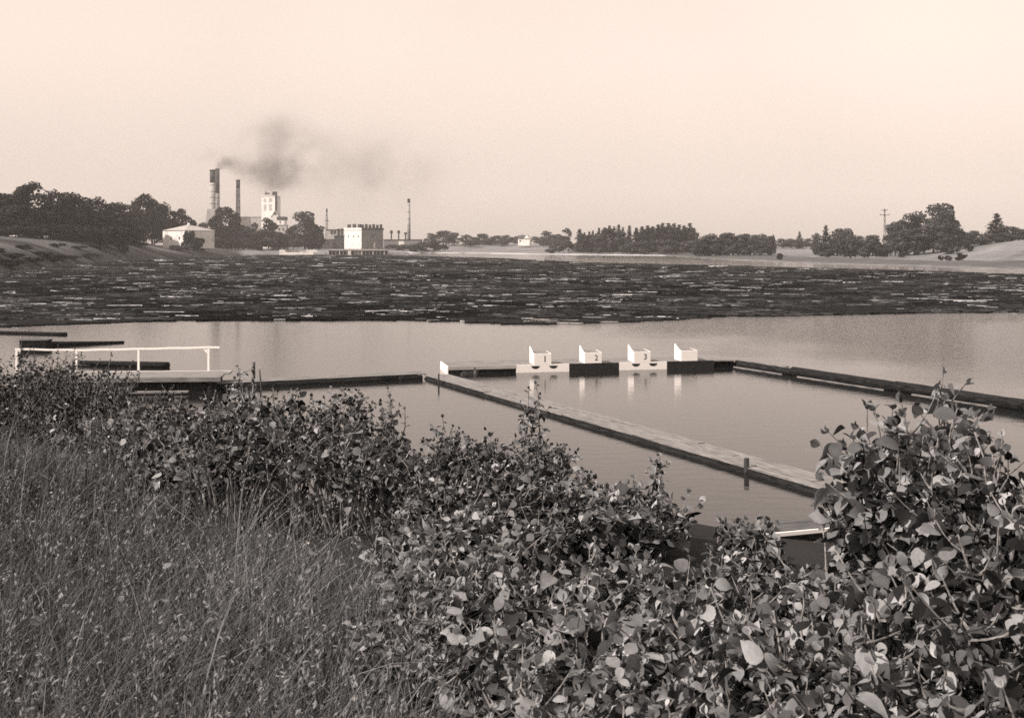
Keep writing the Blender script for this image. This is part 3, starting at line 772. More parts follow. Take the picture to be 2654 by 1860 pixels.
# right
rl_ = 'grey rounded tree in the right hand tree belt behind the field'
rg = 'trees of the right hand belt behind the field'
for px, top, w, d, l in ((1825, 608, 60, 470, None), (1855, 604, 60, 470, None), (1885, 602, 60, 470, None), (1915, 606, 56, 470, None), (1945, 605, 56, 470, None), (1972, 604, 60, 482, None), (1990, 610, 50, 470, None), (1840, 620, 80, 470, None), (1900, 622, 80, 470, None), (1955, 622, 80, 470, None),
        (2030, 617, 40, 640, None), (2052, 617, 40, 640, None), (2090, 617, 40, 640, None), (2115, 602, 30, 460, None), (2178, 590, 54, 440, 'leaning flat topped tree beside the ragged fir'), (2196, 591, 40, 445, None), (2205, 606, 60, 420, None), (2235, 610, 60, 410, None), (2262, 608, 50, 410, None), (2170, 615, 60, 410, None), (2130, 625, 50, 420, None),
        (2320, 572, 60, 405, None), (2350, 552, 80, 410, 'broad tree left of the highest tree by the power pole'), (2395, 546, 86, 412, None), (2440, 526, 92, 410, 'highest broad tree on the right, right of the power pole'), (2420, 575, 90, 400, None), (2455, 570, 76, 400, None), (2370, 590, 100, 396, None), (2320, 600, 60, 392, None),
        (2502, 600, 40, 430, None), (2525, 597, 36, 430, None), (2550, 605, 60, 430, None), (2480, 606, 50, 425, None), (2612, 586, 70, 420, 'dark rounded tree next to the broad fir at the right picture edge'), (2650, 592, 80, 420, None), (2700, 596, 80, 420, None), (2590, 605, 80, 415, None), (2640, 608, 80, 410, None), (2540, 613, 60, 410, None)):
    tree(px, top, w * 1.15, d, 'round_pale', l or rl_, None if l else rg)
for px, top, w, d, l in ((2072, 600, 24, 600, 'small lone fir on the skyline above the right field'), (2004, 608, 20, 600, 'tiny fir at the right end of the middle woods'), (2141, 584, 40, 440, 'ragged fir left of the leaning flat topped tree'), (2582, 553, 64, 425, 'broad pointed fir near the right picture edge')):
    tree(px, top, w * 1.3, d, 'fir_pale', l)
for px, top, w, d, l in ((2202, 616, 70, 385, 'pale round bush under the trees left of the power pole'), (2250, 618, 60, 380, 'pale bush at the foot of the power pole'), (2330, 621, 56, 372, 'round bush standing before the big right trees'), (2378, 624, 28, 372, 'small round bush right of the round bush before the big trees'),
        (2452, 612, 76, 372, 'broad bush under the highest tree on the right'), (2508, 625, 30, 372, 'small bush at the end of the right hand bushes'), (2487, 655, 38, 310, 'round bush alone on the slope of the right field'), (2458, 661, 22, 312, 'little bush left of the round bush on the right field'), (2438, 660, 18, 314, 'tiny bush at the left of the three on the right field'),
        (2020, 655, 22, 345, 'little dark bush on the flat before the right field'), (2145, 630, 60, 395, 'pale bush under the ragged fir'), (2290, 630, 60, 378, 'pale bush left of the round bush before the big trees')):
    tree(px, top, w, d, 'bush_pale' if w > 50 else 'bush_dark', l)

for i, (px, top, w) in enumerate(((1815, 628, 60), (1840, 634, 46), (1862, 630, 56), (1890, 634, 44), (1915, 629, 60), (1944, 633, 50), (1968, 630, 46), (1992, 634, 40))):
    tree(px, top, w, 452 + (i % 3) * 4, 'bush_pale', 'low bush along the foot of the middle woods on the far shore', 'bushes at the foot of the middle woods')

# ------------------------------------------------------------------ buildings
def rect_building(name, label, cx_px, d, rz, cat='building'):
    xx = X(cx_px, d)
    return thing(name, label, cat, (xx, d, gz(xx, d) - .3), rz)
# white house seen at its corner
hd = 482
hx = X(479, hd); hz = Z(632, hd)
h = thing('white_house', 'white house with shallow hipped roof before the dark wood', 'house', (hx, hd, hz), 0)
hw = Z(597, hd) - hz
ca, cb = math.radians(152), math.radians(38)         # the two wall directions from the near corner
LA, LB = 13.5, 13.8
pA = (LA * math.cos(ca), LA * math.sin(ca)); pB = (LB * math.cos(cb), LB * math.sin(cb)); pC = (pA[0] + pB[0], pA[1] + pB[1])
ring = [(0, 0), pB, pC, pA]
b = MB(); b.add([(x_, y_, -2) for x_, y_ in ring] + [(x_, y_, hw) for x_, y_ in ring], [(0,1,5,4), (1,2,6,5), (2,3,7,6), (3,0,4,7)]); b.build('wall', M['plaster'], h)
cen = (pC[0] / 2, pC[1] / 2)
ov = [(cen[0] + (x_ - cen[0]) * 1.05, cen[1] + (y_ - cen[1]) * 1.05) for x_, y_ in ring]
b = MB(); b.add([(x_, y_, hw - .02) for x_, y_ in ov] + [(cen[0], cen[1], hw + 2.7)], [(0,1,4), (1,2,4), (2,3,4), (3,0,4), (3,2,1,0)]); rf = b.build('roof', M['roofing'], h)
MB().box(cen[0] - .5, cen[0] + .5, cen[1] - .5, cen[1] + .5, hw + 2.0, hw + 3.5).build('chimney', M['plaster'], rf)
for t_ in (.25, .62):
    c = (pA[0] * t_, pA[1] * t_); n = (math.sin(ca) * -1, math.cos(ca)); n = (-n[0], -n[1]) if n[1] > 0 else n
    ux, uy = math.cos(ca), math.sin(ca)
    b = MB(); vs = []
    for e in (0.04, .0):
        for du, dz in ((-.4, 1.9), (.4, 1.9), (.4, 3.2), (-.4, 3.2)):
            vs.append((c[0] + ux * du + n[0] * e, c[1] + uy * du + n[1] * e, dz))
    b.add(vs, [(0,1,2,3), (0,4,5,1), (1,5,6,2), (2,6,7,3), (3,7,4,0)]); b.build('window', M['glass'], h)
# far white house
wd = 760; wx = X(1358, wd); wz = Z(629, wd)
h = thing('farm_house', 'small white gabled house among trees on the far hillside', 'house', (wx, wd, wz), math.radians(-12))
MB().box(-4.2, 4.0, 0, 7, -2, 3.0).prism([(0.2, 3.0), (4.0, 3.0), (2.1, 5.6)], -.6, 7).build('wall', M['plaster'], h)
b = MB(); b.add([(-4.5, -.4, 2.9), (0.4, -.4, 2.9), (0.4, 3.4, 5.3), (-4.5, 3.4, 5.3), (-4.5, 7.4, 2.9), (0.4, 7.4, 2.9)], [(0,1,2,3), (3,2,5,4)]); b.build('roof', M['roof_dark'], h)
MB().box(-2.2, -1.6, 3.2, 3.9, 4.6, 6.2).build('chimney', M['brick'], h)
MB().box(-3.2, -2.2, -.06, -.003, .6, 1.9).build('window', M['glass'], h)

# chimneys
def stack(px, top, w_top, w_bot, d, label, m, base_py=650, capf=.12, plinth=None):
    xx = X(px, d); zb = Z(base_py, d); zt = Z(top, d); hgt = zt - zb
    t = thing('factory_chimney', label, 'chimney', (xx, d, zb), 0, 'tall factory chimneys')
    r0, r1 = w_bot / F * d / 2, w_top / F * d / 2
    zc = hgt * (1 - capf)
    rm = r0 + (r1 - r0) * (1 - capf)
    MB().cyl((0, 0, 0), (0, 0, zc), r0, rm, n=24).build('shaft', m, t, True)
    MB().cyl((0, 0, zc + .005), (0, 0, hgt - 1.2), rm * 1.01, r1, n=24).build('sooty_top', M['soot_and_shade'], t, True)
    MB().cyl((0, 0, hgt - 1.2), (0, 0, hgt), r1 * 1.12, r1 * 1.1, n=24).build('rim', M['soot_and_shade'], t, True)
    for z in np.arange(hgt * .35, zc, 4.5):
        r = r0 + (r1 - r0) * z / hgt
        MB().cyl((0, 0, z), (0, 0, z + .35), r * 1.02, r * 1.02, n=24).build('iron_band', M['soot_and_shade'], t, True)
    if plinth:
        w0, w1, z1 = plinth
        b = MB(); q0, q1 = w0 / F * d / 2, w1 / F * d / 2; zz = Z(z1, d) - zb
        b.add([(-q0,-q0,0),(q0,-q0,0),(q0,q0,0),(-q0,q0,0),(-q1,-q1,zz),(q1,-q1,zz),(q1,q1,zz),(-q1,q1,zz)], [(0,1,5,4),(1,2,6,5),(2,3,7,6),(3,0,4,7),(4,5,6,7)])
        b.build('plinth', M['brick_pale'], t)
    return t
stack(551, 440, 13.5, 17, 790, 'pale thick chimney, the left of the smoking pair', M['brick_pale'], capf=.16, plinth=(44, 22, 542))
stack(563.5, 437, 10.5, 13, 815, 'darker chimney close behind the pale thick one, smoking', M['brick'], capf=.30)
stack(617, 466, 10, 14, 800, 'slender chimney between the smoking pair and the white tower', M['brick'], capf=.12)
stack(1059.5, 515, 7, 10.5, 720, 'slender lone chimney right of the crenellated building', M['brick_pale'], capf=.08)

# white tower of the works
td = 770
def at(px, py, d=td): return (X(px, d), Z(py, d))
x0, z0 = at(676, 650); x1, z1 = at(714, 509)
t = thing('factory_tower', 'white factory tower with dark roof gear right of the slender chimney', 'tower', ((x0 + x1) / 2, td, z0), math.radians(-14))
hw_ = (x1 - x0) / 2; hh_ = z1 - z0
MB().box(-hw_, hw_, 0, 9, 0, hh_).build('wall', M['plaster'], t)
MB().box(-hw_ - .25, hw_ + .25, -.25, 9.25, hh_ + .003, hh_ + .5).build('cornice', M['plaster'], t)
for k, px in enumerate((686, 702)):
    u = X(px, td) - (x0 + x1) / 2
    for pz0, pz1 in ((546, 530), (524, 514)):
        wz0, wz1 = Z(pz0, td) - z0, Z(pz1, td) - z0
        MB().box(u - 1.1, u + 1.1, -.03, -.003, wz0, wz1).build('window', M['concrete'], t)
for u in (-2.2,):
    b = MB()
    b.cyl((u - 1.2, 3, hh_ + .5), (u - 1.2, 3, hh_ + 4.0), .35, .3, n=8); b.build('vent_pipe', M['dark'], t)
    MB().box(u - 1.4, u + 1.6, 2.2, 3.8, hh_ + 1.8, hh_ + 2.6).build('roof_gear', M['dark'], t)
MB().box(2.2, 5.0, 2.0, 4.0, hh_ + .5, hh_ + 3.4).build('roof_gear', M['dark'], t)
MB().box(-2.4, 2.2, 2.8, 3.1, hh_ + .5, hh_ + .9).build('roof_gear', M['dark'], t)
MB().cyl((hw_ + .7, 1.0, 6), (hw_ + .7, 1.0, hh_ + 2.2), .55, n=10).build('downpipe', M['dark'], t, True)
# gable with a round window
gd = 745
x0, z0 = at(703, 652, gd); x1, zs = at(723, 562, gd); _, zt = at(713, 546, gd)
t = thing('gabled_building', 'white gabled factory building with a round black window', 'building', ((x0 + x1) / 2, gd, z0), 0.12)
w_ = (x1 - x0) / 2
MB().prism([(-w_, 0), (w_, 0), (w_, zs - z0), (0.0, zt - z0), (-w_, zs - z0)], 0, 14).build('wall', M['plaster'], t)
_, zw = at(712, 554, gd)
MB().cyl((0, -.06, zw - z0), (0, -.003, zw - z0), .85, n=18).build('round_window', M['black'], t)
b = MB(); hz_ = zs - z0; tz_ = zt - z0
for sg in (-1, 1):
    b.add([(sg * (w_ + .3), -.3, hz_ - .1), (sg * (w_ + .3), 14.3, hz_ - .1), (0, 14.3, tz_ + .15), (0, -.3, tz_ + .15)], [(0,1,2,3)])
b.build('roof', M['roofing'], t)
def block(name, label, px0, px1, py0, py1, d, depth, mw, mr=None, rz=0.0, wins=(), over=.3, roof_h=.4, wm=None):
    x0, z0 = at(px0, py1, d); x1, z1 = at(px1, py0, d)
    t = thing(name, label, 'building', ((x0 + x1) / 2, d, z0), rz)
    w = (x1 - x0) / 2; hgt = z1 - z0
    MB().box(-w, w, 0, depth, -1.5, hgt).build('wall', mw, t)
    MB().box(-w - over, w + over, -over, depth + over, hgt + .003, hgt + roof_h).build('roof', mr or M['roof_dark'], t)
    for (wx_, wy_, ww, wh) in wins:
        c = X(wx_, d) - (x0 + x1) / 2; zc = Z(wy_, d) - z0
        MB().box(c - ww / 2, c + ww / 2, -.05, -.003, zc - wh / 2, zc + wh / 2).build('window', wm or M['glass'], t)
    return t
block('factory_shed', 'white shed with dark flat roof stepping down right of the round window', 719, 737, 570, 610, 735, 9, M['plaster'], wins=((726, 576, .8, 1.6),), roof_h=2.2)
block('factory_shed', 'low white shed with small windows beneath the dark roofed shed', 715, 742, 584, 640, 728, 6, M['concrete'], wins=((724, 594, 1, 1.6), (734, 594, 1, 1.6)), mr=M['roofing'])
block('factory_hall', 'long pale roofed factory hall behind the trees left of the tower', 610, 680, 563, 640, 800, 12, M['concrete'], M['roofing'])
block('waterside_building', 'grey two storey building left of the crenellated one', 846, 893, 596, 648, 705, 10, M['concrete'], wins=((860, 602, 1.6, 2.4), (868, 602, 1.6, 2.4), (878, 602, 1.8, 4.6), (886, 602, 1.2, 5)), rz=.05)
block('waterside_shed', 'pale low shed on the pier left of the dark shed', 838, 866, 622, 650, 672, 6, M['concrete'], M['roof_dark'], wins=((850, 630, 1, 1),))
block('waterside_shed', 'dark tarred shed next to the crenellated building', 866.5, 887, 612, 650, 668, 8, M['roof_dark'])
# crenellated building, seen at its corner
cd = 684
cx0, cz0 = at(937, 652, cd); _, cz1 = at(937, 592, cd)
t = thing('crenellated_building', 'square white building, one wall toned dark for shade, crowned with a row of merlons', 'building', (cx0, cd, cz0), 0)
hgt = cz1 - cz0
ca, cb = math.radians(180 - 38), math.radians(53)
def face_len(a, px_target):
    lo, hi = 1, 80
    for _ in range(40):
        m_ = (lo + hi) / 2
        p = CX + F * (cx0 + m_ * math.cos(a)) / (cd + m_ * math.sin(a))
        if abs(p - 937) < abs(px_target - 937): lo = m_
        else: hi = m_
    return lo
LA, LB = face_len(ca, 892.5), face_len(cb, 993)
uA = Vector((math.cos(ca), math.sin(ca), 0)); uB = Vector((math.cos(cb), math.sin(cb), 0))
pA, pB = uA * LA, uB * LB; pC = pA + pB
ring = [Vector((0, 0, 0)), pB, pC, pA]
up = Vector((0, 0, hgt))
b = MB(); b.add([v - Vector((0,0,2)) for v in (ring[3], ring[0])] + [v + up for v in (ring[3], ring[0])], [(0,1,3,2)]); b.build('white_wall', M['plaster'], t)
b = MB(); b.add([v - Vector((0,0,2)) for v in ring] + [v + up for v in ring], [(0,1,5,4), (1,2,6,5), (2,3,7,6), (4,5,6,7)]); b.build('shade_toned_wall', M['stone'], t)  # wall turned from the sun is toned darker, shade put into its colour
def oriented(u, s0, s1, e0, e1, z0, z1, sgn):
    n = Vector((u.y, -u.x, 0)) * sgn
    vs = [u * s + n * e + Vector((0, 0, z)) for z in (z0, z1) for (s, e) in ((s0, e0), (s1, e0), (s1, e1), (s0, e1))]
    f = [(0,3,2,1),(4,5,6,7),(0,1,5,4),(1,2,6,5),(2,3,7,6),(3,0,4,7)]
    return MB().add(vs, f)
oriented(uA, -.25, LA, .004, .3, hgt - 1.0, hgt + .4, -1).build('cornice', M['plaster'], t)
oriented(uB, .06, LB + .3, .004, .45, hgt - .7, hgt + .45, 1).build('cornice', M['soot_and_shade'], t)  # cornice on the shaded side toned dark as well
for k in range(3):
    s0 = LA * (.08 + k * .30)
    oriented(uA, s0, s0 + LA * .15, -1.0, -.1, hgt + .003, hgt + 2.7 + .2 * (k % 2), -1).build('merlon', M['soot_and_shade'], t)
for k in range(6):
    s0 = LB * (.03 + k * .17)
    oriented(uB, s0, s0 + LB * .085, -1.0, -.1, hgt + .003, hgt + 2.5 + .35 * (k % 2), 1).build('merlon', M['soot_and_shade'], t)
for k in range(3):
    s0 = LA * (.14 + k * .30)
    oriented(uA, s0, s0 + .9, .003, .06, hgt * .62, hgt * .62 + 1.1, -1).build('window', M['glass'], t)
oriented(uB, LB * .47, LB * .47 + 1.2, .003, .06, hgt * .62, hgt * .62 + 1.4, 1).build('window', M['black'], t)
oriented(uB, LB * .55, LB * .55 + 1.5, .003, .06, hgt * .14, hgt * .14 + 3.6, 1).build('door', M['plaster'], t)
# sheds and vents right of it
t = block('low_works', 'long low dark works roof between the crenellated building and the lone chimney', 994, 1090, 622, 650, 715, 14, M['stone'], M['roof_dark'], wins=((1040, 630, 3.5, 2.5),), wm=M['plaster'])
for k, (px, py) in enumerate(((1013, 597), (1032, 597), (1050, 602))):
    xx = X(px, 718); zb = Z(622, 718)
    v = thing('roof_vent', ['mushroom headed vent nearest the crenellated building', 'mushroom headed vent, middle one on the low works roof', 'vent beside the lone chimney on the low works roof'][k], 'vent', (xx, 718 + 3, zb + .4), 0, 'vents on the low works roof')
    hv = Z(py, 718) - zb - .4
    MB().cyl((0, 0, 0), (0, 0, hv * .7), .45, n=8).build('shaft', M['dark'], v)
    MB().cyl((0, 0, hv * .7), (0, 0, hv), 1.15, .8, n=10).build('cap', M['dark'], v)
# quay and pier
qd = 585
x0, z0 = at(724, 660, qd); x1, z1 = at(812, 648, qd)
t = thing('quay_wall', 'low white quay wall at the waterline left of the pier', 'wall', (x0, qd, 0), 0)
MB().box(0, x1 - x0, 0, .6, -1, 1.3).build('wall', M['plaster'], t)
for a_, b_ in ((0, 3.2), (14.5, 20.3)):
    MB().box(a_, b_, -.05, .65, 1.303, 2.5).build('parapet', M['plaster'], t)
MB().box(3.5, 10.5, .05, .5, 1.303, 1.8).build('dark_gap', M['black'], t)  # black slab fills the dark gap between the parapets
x0, _ = at(850, 650, 600); x1, _ = at(1007, 650, 600)
t = thing('pier', 'dark timber pier on piles before the crenellated building', 'pier', (x0, 599, 0), math.radians(9))
pl = x1 - x0
MB().box(0, pl, 0, 12, 2.0, 2.4).build('deck', M['concrete'], t)
MB().box(.2, pl - .2, 1.5, 1.8, -1, 1.995).build('shade_backing', M['black'], t)  # black sheet stands in for the shaded void behind the piles
for k in range(17):
    u = .4 + k * (pl - .8) / 16
    MB().cyl((u, .4, -1.5), (u, .4, 1.998), .22, n=8).build('pile', M['wood'] if k % 3 else M['plaster'], t)
MB().box(pl * .33, pl * .38, .05, 1.4, -.5, 1.99).build('white_panel', M['plaster'], t)
MB().box(pl * .44, pl * .58, .9, 1.4, -.5, 1.99).build('white_panel', M['concrete'], t)
for k in range(12):
    u = pl * .3 + k * (pl * .68) / 11
    MB().cyl((u, .2, 2.403), (u, .2, 3.3), .07, n=5).build('rail_post', M['wood'], t)
MB().box(pl * .3, pl * .98, .15, .25, 3.302, 3.4).build('rail', M['wood'], t)

# lattice mast
def mast(px, top, base, d, w, label):
    xx = X(px, d); zb = Z(base, d); hgt = Z(top, d) - zb
    t = thing('lattice_mast', label, 'mast', (xx, d, zb), .2)
    w0, w1 = w, w * .35
    cs = [(-1, -1), (1, -1), (1, 1), (-1, 1)]
    for sx, sy in cs: MB().cyl((sx*w0, sy*w0, 0), (sx*w1, sy*w1, hgt), .16, n=5).build('leg', M['dark'], t)
    n = 9; b = MB()
    for k in range(n):
        za, zb_ = hgt * k / n, hgt * (k + 1) / n
        ra, rb = w0 + (w1 - w0) * k / n, w0 + (w1 - w0) * (k + 1) / n
        for i in range(4):
            (ax, ay), (bx2, by2) = cs[i], cs[(i + 1) % 4]
            b.cyl((ax*ra, ay*ra, za), (bx2*rb, by2*rb, zb_), .09, n=4); b.cyl((bx2*ra, by2*ra, za), (ax*rb, ay*rb, zb_), .09, n=4)
    b.build('lattice', M['dark'], t)
    MB().box(-w1 * 1.6, w1 * 1.6, -w1, w1, hgt - 1.6, hgt + .6).build('head', M['dark'], t)
    MB().box(-1.4, 1.4, -.3, .3, hgt * .68, hgt * .68 + .4).build('platform', M['dark'], t)
mast(847, 543, 640, 710, .85, 'thin dark lattice mast above the waterside building')
# power pole
pd = 400; xx = X(2293, pd); zb = gz(xx, pd); hgt = Z(541, pd) - zb
t = thing('power_pole', 'lattice power pole with two crossarms left of the highest right tree', 'pole', (xx, pd, zb), .1)
b = MB(); b.cyl((-.55, 0, -1), (-.12, 0, hgt), .11, .09, n=6); b.build('post', M['dark'], t)
b = MB(); b.cyl((.55, 0, -1), (.12, 0, hgt), .11, .09, n=6); b.build('post', M['dark'], t)
b = MB()
for k in range(10):
    za = hgt * k / 10; r = .5 - .4 * k / 10; b.cyl((-r, 0, za), (r, 0, za + hgt / 10), .05, n=4)
b.build('bracing', M['dark'], t)
for py, hw2 in ((545, 1.1), (557, 1.9)):
    za = Z(py, pd) - zb
    a_ = MB().box(-hw2, hw2, -.07, .07, za - .09, za + .09).build('crossarm', M['dark'], t)
    for u in (-hw2 + .15, hw2 - .15):
        MB().cyl((u, 0, za + .093), (u, 0, za + .45), .07, n=6).build('insulator', M['dark'], a_)

# ------------------------------------------------------------------ foreground leaves, grass
_st = [(.06, .20, .02), (.22, .40, .05), (.45, .49, .07), (.68, .43, .06), (.88, .21, .02)]
LV = np.array([(0, 0, 0)] + [p for t_, w_, z_ in _st for p in ((t_, -w_, z_), (t_, 0, -.05 * t_ * t_), (t_, w_, z_))] + [(1.05, 0, -.09)], float)
LF = [(0, 1, 2), (0, 2, 3)]
for _k in range(4):
    _a = 1 + 3 * _k
    LF += [(_a, _a + 3, _a + 4, _a + 1), (_a + 1, _a + 4, _a + 5, _a + 2)]
LF += [(13, 16, 14), (14, 16, 15)]
LFF = np.array([i for f in LF for i in f]); LFT = np.array([len(f) for f in LF])
def leaves(P, D, Up, size, tone, rng, aspect=1.0):
    """P bases, D leaf directions, Up approximate normals"""
    n = len(P)
    D = D / (np.linalg.norm(D, axis=1, keepdims=True) + 1e-9)
    S = np.cross(Up, D); S /= np.linalg.norm(S, axis=1, keepdims=True) + 1e-9
    Nn = np.cross(D, S)
    t = LV[:, 0][None]; w = LV[:, 1][None] * aspect * rng.uniform(.74, .98, (n, 1)); z = LV[:, 2][None] * rng.uniform(-.5, 2.4, (n, 1))
    droop = rng.uniform(-.05, .6, (n, 1)); z = z - droop * t ** 2
    curl = rng.uniform(-.10, .10, (n, 1)); w = w + curl * np.sin(t * 3.1) 
    V = P[:, None, :] + size[:, None, None] * (t[..., None] * D[:, None, :] + w[..., None] * S[:, None, :] + z[..., None] * Nn[:, None, :])
    Fc = (LFF[None] + (np.arange(n) * len(LV))[:, None]).ravel()
    return V.reshape(-1, 3), Fc, np.tile(LFT, n), np.repeat(tone, len(LV))
def bez(p0, p1, p2, n):
    t = np.linspace(0, 1, n)[:, None]; return (1-t)**2*p0 + 2*t*(1-t)*p1 + t*t*p2
def tube(mb, pts, r0, r1, n=5):
    m = len(pts); vs = []
    for i, p in enumerate(pts):
        a = pts[min(i + 1, m - 1)] - pts[max(i - 1, 0)]; a = Vector(a).normalized(); u = a.orthogonal().normalized(); w = a.cross(u)
        r = r0 + (r1 - r0) * i / (m - 1)
        for k in range(n):
            an = 2 * math.pi * k / n; vs.append(Vector(p) + (u * math.cos(an) + w * math.sin(an)) * r)
    fs = [(i*n + k, i*n + (k+1) % n, (i+1)*n + (k+1) % n, (i+1)*n + k) for i in range(m - 1) for k in range(n)]
    mb.add(vs, fs)
def shrub(px, d, top, rad, label, group=None, stems=12, leaf=.075, seed=0, twigs=6, low=.22, dens=1.0, lean=(0, 0), tone_shift=0.0, base=None, spread=1.0):
    rng = np.random.default_rng(seed * 77 + 3)
    xx = X(px, d); zb = (gz(xx, d) if base is None else base)
    h = max(Z(top, d) - zb, .35)
    t = thing('leafy_shrub', label, 'shrub', (xx, d, zb), 0, group)
    mb = MB(); Ps, Ds, Us, Ss = [], [], [], []
    def leafed(pts, start, gap, size0, tip):
        seg = np.linalg.norm(np.diff(pts, axis=0), axis=1); cum = np.concatenate([[0], np.cumsum(seg)]); L = cum[-1]
        s = np.arange(L * start, L, gap * size0 / .069 / dens)
        if len(s) == 0: return
        s = s + rng.normal(0, gap * .15, len(s)); s = np.clip(s, 0, L)
        P = np.stack([np.interp(s, cum, pts[:, i]) for i in range(3)], 1)
        Tn = np.stack([np.interp(s, cum, np.gradient(pts[:, i])) for i in range(3)], 1); Tn /= np.linalg.norm(Tn, axis=1, keepdims=True) + 1e-9
        az = rng.uniform(0, 6.28) + np.arange(len(s)) * 2.4 + rng.normal(0, .35, len(s))
        out = np.stack([np.cos(az), np.sin(az), np.zeros(len(s))], 1)
        D = out * .85 + Tn * rng.uniform(.0, .5, (len(s), 1)) + np.array([0, 0, 1]) * rng.uniform(-1.15, .35, (len(s), 1))
        U = np.array([0, 0, 1.0]) + out * rng.uniform(-.2, 1.1, (len(s), 1)) + rng.normal(0, .5, (len(s), 3))
        sz = size0 * np.clip(rng.lognormal(-.05, .26, len(s)), .4, 1.28) * (1 - .55 * np.clip((s / L - .72) / .28, 0, 1))
        Ps.append(P + D / np.linalg.norm(D, axis=1, keepdims=True) * sz[:, None] * .22); Ds.append(D); Us.append(U); Ss.append(sz)
        # terminal pair, held upright
        for q in range(3):
            Ps.append(pts[-1][None]); dd = Tn[-1] * 1.0 + rng.normal(0, .35, 3); Ds.append(dd[None]); Us.append(rng.normal(0, 1, (1, 3))); Ss.append(np.array([size0 * rng.uniform(.3, .6)]))
    for k in range(stems):
        a = rng.uniform(0, 6.28); rr = rad * math.sqrt(rng.uniform(0.02, 1)) if stems > 1 else 0
        hh = h * (rng.uniform(.80, 1.0) if k else 1.0) * (1 - .22 * (rr / max(rad, 1e-3)) ** 2)
        p2 = np.array([math.cos(a) * rr + lean[0], math.sin(a) * rr + lean[1], hh]); p0 = np.array([math.cos(a) * rr * .25, math.sin(a) * rr * .25, -.15])
        p1 = np.array([math.cos(a) * rr * .45, math.sin(a) * rr * .45, hh * .6]) + rng.normal(0, .05, 3)
        pts = bez(p0, p1, p2, 12); pts[1:-1] += rng.normal(0, .006, (10, 3))
        tube(mb, pts, .009 + .004 * h, .0025); leafed(pts, low, .042, leaf, True)
        for q in range(twigs):
            u = rng.uniform(.2, .92); i = int(u * 11); b0 = pts[i]
            az = rng.uniform(0, 6.28); l = spread * rng.uniform(.18, .42) * (1.15 - u * .6) * min(1.0, .6 + h * .3)
            if u < low: continue
            e = b0 + np.array([math.cos(az) * l * .8, math.sin(az) * l * .8, l * rng.uniform(.15, .9)])
            e[2] = min(e[2], h * 1.0)
            m_ = (b0 + e) / 2 + np.array([0, 0, -.03]) + rng.normal(0, .02, 3)
            tp = bez(b0, m_, e, 6); tube(mb, tp, .005, .002, 4); leafed(tp, .15, .036, leaf * .95, True)
    mb.build('stems', M['twig'], t)
    P = np.concatenate(Ps); D = np.concatenate(Ds); U = np.concatenate(Us); S = np.concatenate(Ss)
    tone = np.clip(rng.beta(1.3, 2.7, len(P)) + tone_shift, 0.02, 1); tone = np.where(rng.random(len(P)) < .04, rng.uniform(.7, 1.0, len(P)), tone)
    V, Fc, lt, T = leaves(P, D, U, S, tone, rng)
    np_mesh('foliage', V, Fc, lt, M['leaf'], T, smooth=True, parent=t)
    return len(P)
nl = 0
gR = 'round leaved shrubs crowding the right foreground'
lR = 'round leaved shrub in the thicket filling the right foreground'
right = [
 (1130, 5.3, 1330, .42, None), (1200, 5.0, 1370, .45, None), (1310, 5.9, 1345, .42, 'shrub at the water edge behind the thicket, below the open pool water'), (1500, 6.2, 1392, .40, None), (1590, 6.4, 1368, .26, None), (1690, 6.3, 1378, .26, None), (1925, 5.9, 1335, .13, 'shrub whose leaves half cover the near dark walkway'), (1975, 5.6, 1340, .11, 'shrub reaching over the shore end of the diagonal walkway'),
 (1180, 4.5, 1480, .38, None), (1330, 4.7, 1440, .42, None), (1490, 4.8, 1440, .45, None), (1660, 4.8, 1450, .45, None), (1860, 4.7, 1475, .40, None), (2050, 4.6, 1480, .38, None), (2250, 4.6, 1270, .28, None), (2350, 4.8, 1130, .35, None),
 (2420, 4.4, 1160, .42, None), (2560, 4.2, 1110, .45, 'shrub with leaves toned for shade against the right edge of the picture'), (2680, 4.0, 1080, .5, None),
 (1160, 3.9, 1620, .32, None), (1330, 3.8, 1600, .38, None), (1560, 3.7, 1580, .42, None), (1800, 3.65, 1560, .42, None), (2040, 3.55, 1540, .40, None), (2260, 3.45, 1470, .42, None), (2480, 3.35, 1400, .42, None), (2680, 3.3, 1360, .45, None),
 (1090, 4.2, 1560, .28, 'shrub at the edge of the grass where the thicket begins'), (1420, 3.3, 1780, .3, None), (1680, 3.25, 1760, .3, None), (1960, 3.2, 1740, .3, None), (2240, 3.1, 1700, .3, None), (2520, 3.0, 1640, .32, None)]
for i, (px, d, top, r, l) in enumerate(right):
    nl += shrub(px, d, top, r, l or lR, None if l else gR, seed=i + 1, stems=12, low=.38, leaf=.069, spread=(.45 if r < .2 else 1.0), tone_shift=(-.14 if px > 2380 else 0))  # leaves at the right edge toned darker, shade put into their colour
nl += shrub(2290, 4.6, 1000, .18, 'tall leafy shoot rising before the right boom, above the thicket', stems=9, seed=61, twigs=8, low=.15, dens=1.3, leaf=.085)
nl += shrub(2350, 4.7, 1040, .16, 'second leafy shoot leaning beside the tall one at the boom', stems=7, seed=62, twigs=7, low=.2, dens=1.2, leaf=.085)
nl += shrub(2450, 5.4, 955, .10, 'slim leafy shoot crossing the right boom log', stems=5, seed=63, twigs=6, low=.3, dens=1.3, leaf=.08)
nl += shrub(2510, 5.0, 1030, .12, 'drooping leafy shoot right of the slim one', stems=5, seed=64, twigs=6, low=.3, dens=1.2, leaf=.08)
nl += shrub(1520, 7.4, 1245, .06, 'small leafy shoot standing alone against the pool water', stems=3, seed=65, twigs=5, low=.5, leaf=.055, spread=.5)
